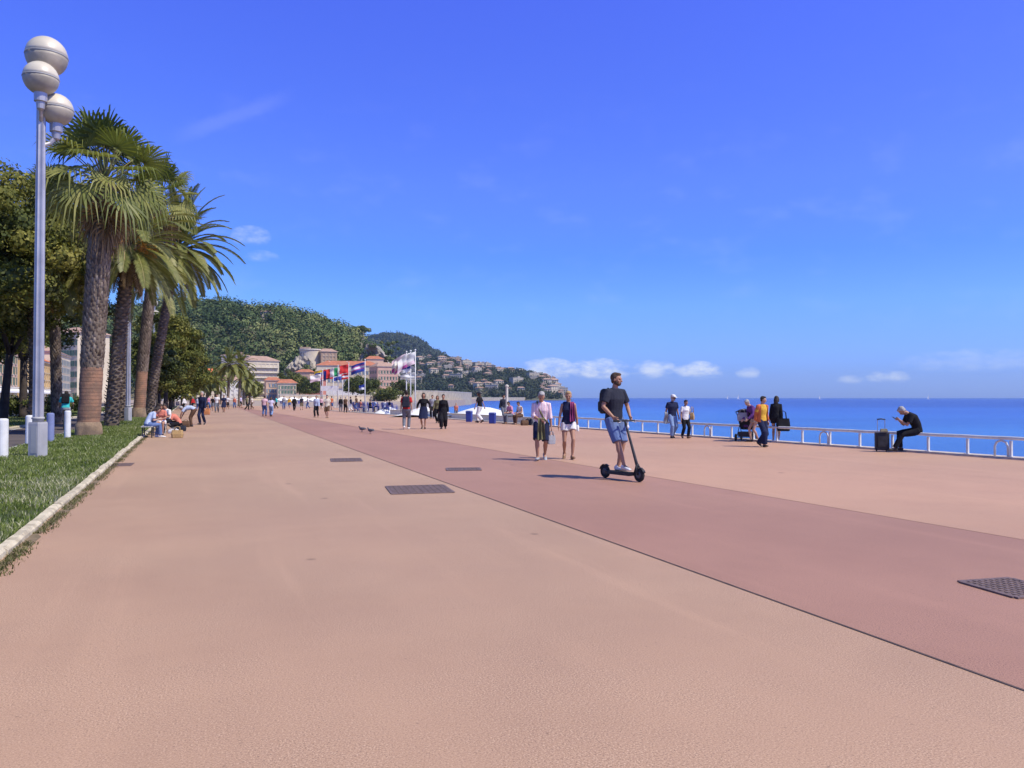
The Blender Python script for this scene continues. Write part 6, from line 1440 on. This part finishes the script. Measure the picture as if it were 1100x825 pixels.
for px, lab, kw in ((549, 'woman in a pink top sitting on the parapet next to the pale post', dict(fem=True, top=('short', 'pink'), bottom=('trousers', 'greyJeans'), hair='dark')), (559.5, 'man in a white top and brown trousers sitting on the parapet', dict(top=('tank', 'white'), bottom=('trousers', 'brown'), hair='dark'))):
    v = rail_pt(px); person(lab, v + Vector((0, 0, .0)), math.degrees(math.atan2(-en.y, -en.x)) + 15, 1.72, vox=.02, pose=dict(pel=(0, .0, .54), lean=8, hunch=12, head=(12, 0), fR=(.10, .40, .085), fL=(-.10, .46, .085), pR=0, pL=0, hR=(.14, .34, .66), hL=(-.14, .34, .66), kR=(.1, 1, .8), kL=(-.1, 1, .8)), **kw)
bag(G(563.5, 457.0), R(20), 'dark bag on the paving beside the man in white on the parapet', CL['brown'], (.42, .24, .30), .06, 'travel_bag')
bag(G(568.5, 456.6), R(-10), 'second dark bag on the paving, nearer to the railing end', CL['charcoal'], (.40, .26, .34), .06, 'travel_bag')
auto(340, 448.3, 424.5, -95, 'man in a pale blue shirt and dark trousers under the first flags', 1.0, pose=WALK(1, .14), top=('long', 'paleBlue'), bottom=('trousers', 'black'), hair='dark')
auto(351.5, 449, 424, -90, 'person in a cream shirt and brown shorts beside the man in pale blue', 1.0, pose=WALK(-1, .16), top=('loose', 'cream'), bottom=('shorts', 'brown'), hair='dark', sk=1)
auto(284, 447, 424.5, 95, 'person in a pink top and jeans walking away along the band', 1.0, pose=WALK(1, .16), top=('short', 'palePink'), bottom=('trousers', 'jeans'), hair='dark')
auto(291, 447.5, 426, 95, 'woman with a navy bag in pale jeans walking next to the person in pink', 1.0, fem=True, pose=WALK(-1, .16), top=('short', 'lilac'), bottom=('trousers', 'paleJeans'), hair='brown', long=True)
auto(233, 443, 423, -80, 'man in a white shirt and dark trousers in front of the far palms', 1.0, pose=WALK(1, .20), top=('short', 'white'), bottom=('trousers', 'greyJeans'), hair='dark')
auto(240.5, 443, 424, -80, 'woman in a navy dress walking next to the man in white', 1.0, fem=True, pose=WALK(-1, .16), top=('short', 'navy'), bottom=('dress', 'navy'), hair='dark')
p10 = auto(217.5, 456.2, 418, -100, 'tall person in navy with an orange bag standing behind the bending man', 1.0, pose=WALK(1, .08), top=('long', 'navy'), bottom=('trousers', 'navy'), hair='grey', sk=1)
bag(world_of(p10, Vector((-.27, .05, .52))), p10.rotation_euler.z + .3, 'orange tan bag carried by the tall person in navy', mat('orange_leather', (.50, .20, .07), (.42, .16, .06), 6, .6), (.36, .16, .36), .16)
auto(205, 458.3, 434, 185, 'man in a pale shirt and brown trousers bending far forward', 1.0, H=1.75, pose=dict(pel=(0, -.16, .90), lean=82, hunch=22, head=(10, 0), fR=(.12, .06, .085), fL=(-.12, -.08, .085), pL=0, hR=(.16, .52, .52), hL=(-.16, .50, .50), eR=(.3, -.2, .6), eL=(-.3, -.2, .6)), top=('short', 'paleBlue'), bottom=('trousers', 'brown'), hair='grey')
# --- people sitting and crouching at the kerb
bn = empty('bench', G(166, 470) + LFT * .25, math.atan2(DIR.y, DIR.x), 'low slatted bench at the lawn edge under the woman in jeans', 'bench')
m = MB()
for k in range(4): m.box((.45, -.16 + k * .11, .43), (1.6, .09, .03))
m.build('seat', M_post_grey, bn)
for x in (-.25, 1.15):
    for y in (-.16, .16): m = MB(); m.tube([(x, y, 0), (x, y, .42)], .022, 8); m.build('leg', M_black, bn)
def bench_sitter(s, label, dh=0, **kw):
    v = bn.location + DIR * s; v.z = 0
    return person(label, v, math.degrees(math.atan2(-LFT.y, -LFT.x)) + dh, 1.70, vox=.0145, pose=dict(pel=(0, .0, .54), lean=kw.pop('lean', 18), hunch=16, head=kw.pop('head', (20, 0)), fR=(.12, .46, .085), fL=(-.10, .36, .085), pR=0, pL=0, hR=(.10, .40, .74), hL=(-.10, .40, .70), kR=(.1, 1, .8), kL=(-.1, 1, .8)), **kw)
bench_sitter(.05, 'woman in a white top and blue jeans sitting on the low bench', 14, lean=24, fem=True, top=('short', 'paleBlue'), bottom=('trousers', 'denimBlue'), hair='dark', long=True, shoes='w', sk=1)
def stool_sitter(px, py, heading, label, slabel, **kw):
    g = G(px, py); st_ = empty('folding_stool', g, R(heading), slabel, 'stool', 'folding stools of the seated group'); m = MB(); m.box((0, 0, .43), (.36, .34, .03)); m.build('seat', CL['navy'], st_)
    for sy in (-.15, .15):
        for sx in (-1, 1): m = MB(); m.tube([(sx * .16, sy, 0), (-sx * .15, sy, .42)], .012, 6); m.build('leg', M_post_grey, st_)
    return person(label, g, heading, 1.70, vox=.0145, pose=dict(pel=(0, .0, .545), lean=kw.pop('lean', 12), hunch=14, head=kw.pop('head', (16, 0)), fR=(.12, .46, .085), fL=(-.10, .36, .085), pR=0, pL=0, hR=(.10, .40, .74), hL=(-.10, .40, .70), kR=(.1, 1, .8), kL=(-.1, 1, .8)), **kw)
stool_sitter(173.5, 467.0, -75, 'person with reddish brown hair and a coral top sitting in the middle of the group', 'low stool under the red haired person', fem=True, top=('short', 'coral'), bottom=('hotpants', 'white'), hair='brown', long=True)
stool_sitter(181, 464.2, -110, 'dark haired person in a white top sitting at the back of the group', 'low stool at the back of the seated group', top=('short', 'white'), bottom=('trousers', 'black'), hair='dark')
stool_sitter(167.5, 465.0, -40, 'person in a navy top with long black hair behind the woman in jeans', 'low stool behind the woman in jeans', fem=True, lean=8, top=('short', 'navy'), bottom=('trousers', 'jeans'), hair='dark', long=True)
g = G(190, 464.0); person('person in a coral top crouching at the right of the seated group', g, 195, 1.68, fem=True, vox=.016, pose=dict(pel=(0, -.10, .40), lean=34, hunch=18, head=(0, 0), fR=(.12, .14, .085), fL=(-.12, -.02, .10), pL=20, hR=(.14, .52, .50), hL=(-.14, .50, .46), kR=(.25, 1, .6), kL=(-.25, 1, .6)), top=('short', 'coral'), bottom=('trousers', 'black'), hair='brown')
bag(G(190.5, 470.3), R(15), 'yellow straw basket bag on the paving before the bench', M_straw, (.42, .26, .30), .14, 'basket_bag')
bag(G(186.5, 465.6), R(-20), 'white bag lying on the paving between bench and bending man', CL['white'], (.46, .26, .18), .05, 'shopping_bag')
bag(G(193.5, 463.2), R(10), 'dark grey bag on the paving beside the crouching person', CL['charcoal'], (.50, .26, .26), .06, 'travel_bag')
bag(G(199.5, 458.8), R(10), 'dark brown bag at the feet of the bending man', CL['brown'], (.40, .24, .32), .06, 'travel_bag')
# --- cyclist on the bike path
cb = at(71, 440, 38); cb.z = .012; bk = empty('bicycle', cb, math.atan2(DIR.y, DIR.x), 'bicycle ridden by the person in turquoise behind the white bollard', 'bicycle')
for x in (-.52, .52):
    m = MB(); m.lathe([(.30, -.018), (.335, -.018), (.345, 0), (.335, .018), (.30, .018)], (x, 0, .345), 24, axis=Vector((0, 1, 0))); w = m.build('wheel', M_rubber, bk); m = MB()
    for k in range(8): m.tube([(x, 0, .345), (x + .31 * math.cos(k * .785), 0, .345 + .31 * math.sin(k * .785))], .004, 4)
    m.build('spokes', M_steel, w)
m = MB()
for a, b in (((-.52, 0, .345), (-.06, 0, .30)), ((-.06, 0, .30), (-.22, 0, .88)), ((-.20, 0, .80), (.36, 0, .86)), ((-.06, 0, .30), (.38, 0, .78)), ((-.52, 0, .345), (-.20, 0, .80)), ((.52, 0, .345), (.36, 0, .86)), ((.36, 0, .86), (.34, 0, 1.02))): m.tube([a, b], .018, 6)
m.build('frame', M_black, bk, smooth=True); m = MB(); m.tube([(.30, -.28, 1.04), (.36, 0, 1.02), (.30, .28, 1.04)], .014, 6); m.build('handlebar', M_black, bk); m = MB(); m.ball((-.24, 0, .92), (.13, .07, .035), 8); m.build('saddle', M_black, bk)
p11 = person('cyclist in a turquoise shirt with a black backpack behind the bollard', cb + DIR * -.2, math.degrees(math.atan2(DIR.y, DIR.x)), 1.86, vox=.016, pose=dict(pel=(0, 0, .98), lean=20, hunch=12, head=(-8, 0), fR=(.10, .20, .24), fL=(-.10, .14, .44), pR=10, pL=0, hR=(.25, .50, 1.06), hL=(-.25, .50, 1.06), grip='RL'), top=('short', 'teal'), bottom=('shorts', 'grey'), hair='dark')
backpack(p11, Vector((0, -.04, 1.40)), 'black backpack on the cyclist in turquoise', CL['black'], (.34, .20, .46))
auto(131, 447, 421, 60, 'person in dark clothes walking behind the palms near the second lamp', 1.0, pose=WALK(1, .2), top=('long', 'black'), bottom=('trousers', 'greyJeans'), hair='dark')
# --- small distant strollers, each in different clothes
FAR = [(244.5, 439.5, 'white', 'black', 'white top and black trousers left of the far stroller pair'), (252, 438.5, 'coral', 'jeans', 'coral top by the far tall palms'), (265, 440.6, 'olive', 'black', 'olive top standing alone on the far promenade'), (271, 439.2, 'cream', 'brown', 'cream top right of the olive figure'),
       (305, 440, 'grey', 'jeans', 'grey top near the far blue chairs'), (316, 441.2, 'black', 'black', 'black clothes before the long white awning'), (324, 440.3, 'charcoal', 'khaki', 'charcoal top and khaki trousers before the white awning'), (331, 438.8, 'white', 'jeans', 'white top and jeans left of the pale blue shirt'),
       (366, 442.2, 'black', 'greyJeans', 'black top beside the banner board'), (371, 443.3, 'brown', 'black', 'brown top in the dark clad group under the flags'), (377, 442.0, 'navy', 'white', 'navy top and white trousers under the red flag'), (383, 441.8, 'brown', 'jeans', 'brown top at the left end of the blue chairs'),
       (198, 441.5, 'white', 'black', 'white top behind the bending man'), (207.5, 440.2, 'red', 'black', 'red top half hidden by the tall person in navy'), (224, 440.0, 'pink', 'jeans', 'pink top at the foot of the far palms'), (228.5, 441.0, 'black', 'greyJeans', 'black top left of the man in white'), (297, 438.8, 'teal', 'black', 'teal top far down the dark band'), (212.5, 441.2, 'paleBlue', 'jeans', 'pale blue top between the far palms'), (178, 440.5, 'cream', 'jeans', 'cream top on the lawn edge behind the bench'), (258.5, 437.8, 'lilac', 'black', 'lilac top in front of the far houses'), (311, 438.6, 'yellow', 'jeans', 'yellow top among the far blue chairs'), (345, 439.5, 'palePink', 'black', 'pale pink top between the flagpoles'), (356, 440.2, 'orange', 'jeans', 'orange top below the banner board')]
random.seed(55)
for px, fy, t_, b_c, lab in FAR:
    g = G(px, fy); person('small far figure in ' + lab, g, random.choice((-90, -80, 95, 85, 180, 0)), random.uniform(1.62, 1.82), fem=random.random() < .5, vox=.03, pose=WALK(random.choice((-1, 1)), .18), top=(random.choice(('short', 'long')), t_), bottom=(random.choice(('trousers', 'trousers', 'shorts')), b_c), hair=random.choice(('dark', 'dark', 'brown', 'grey')), sk=random.choice((0, 1)), group='distant strollers', name='person')
# people sitting among the blue chairs
for k, (i, c1, c2) in enumerate(((2, 'white', 'jeans'), (5, 'black', 'black'), (7, 'coral', 'greyJeans'), (10, 'navy', 'khaki'), (13, 'paleBlue', 'black'))):
    loc, rz, *_ = CH[i]; person(('person in white', 'person in black', 'person in coral', 'person in navy and khaki', 'person in pale blue')[k] + ' sitting on one of the blue chairs by the railing', loc, math.degrees(rz) + 90, 1.72, vox=.026, pose=dict(pel=(0, -.05, .53), lean=-6, hunch=12, fR=(.1, .38, .085), fL=(-.1, .42, .085), pR=0, pL=0, hR=(.16, .28, .62), hL=(-.16, .28, .62), kR=(.1, 1, .8), kL=(-.1, 1, .8)), top=('short', c1), bottom=('trousers', c2), hair='dark')
bpy.data.objects.remove(TMP); bpy.data.scenes.remove(TSC)
# ---------------------------------------------------------------- sea air: even thin haze in a closed box round everything
hz = MB(); hz.box((3000, 4600, 132), (12400, 10200, 280)); hzo = hz.build('haze', []); tag(hzo, kind='stuff')
hm_ = bpy.data.materials.new('sea_haze'); hm_.use_nodes = True; nt = NT(hm_.node_tree); nt.t.nodes.clear()
vo = nt.n('ShaderNodeVolumePrincipled'); vo.inputs['Color'].default_value = (.60, .79, 1.0, 1); vo.inputs['Density'].default_value = 0.00006; vo.inputs['Anisotropy'].default_value = .2
ou = nt.n('ShaderNodeOutputMaterial'); nt.t.links.new(vo.outputs[0], ou.inputs['Volume']); hzo.data.materials.append(hm_)
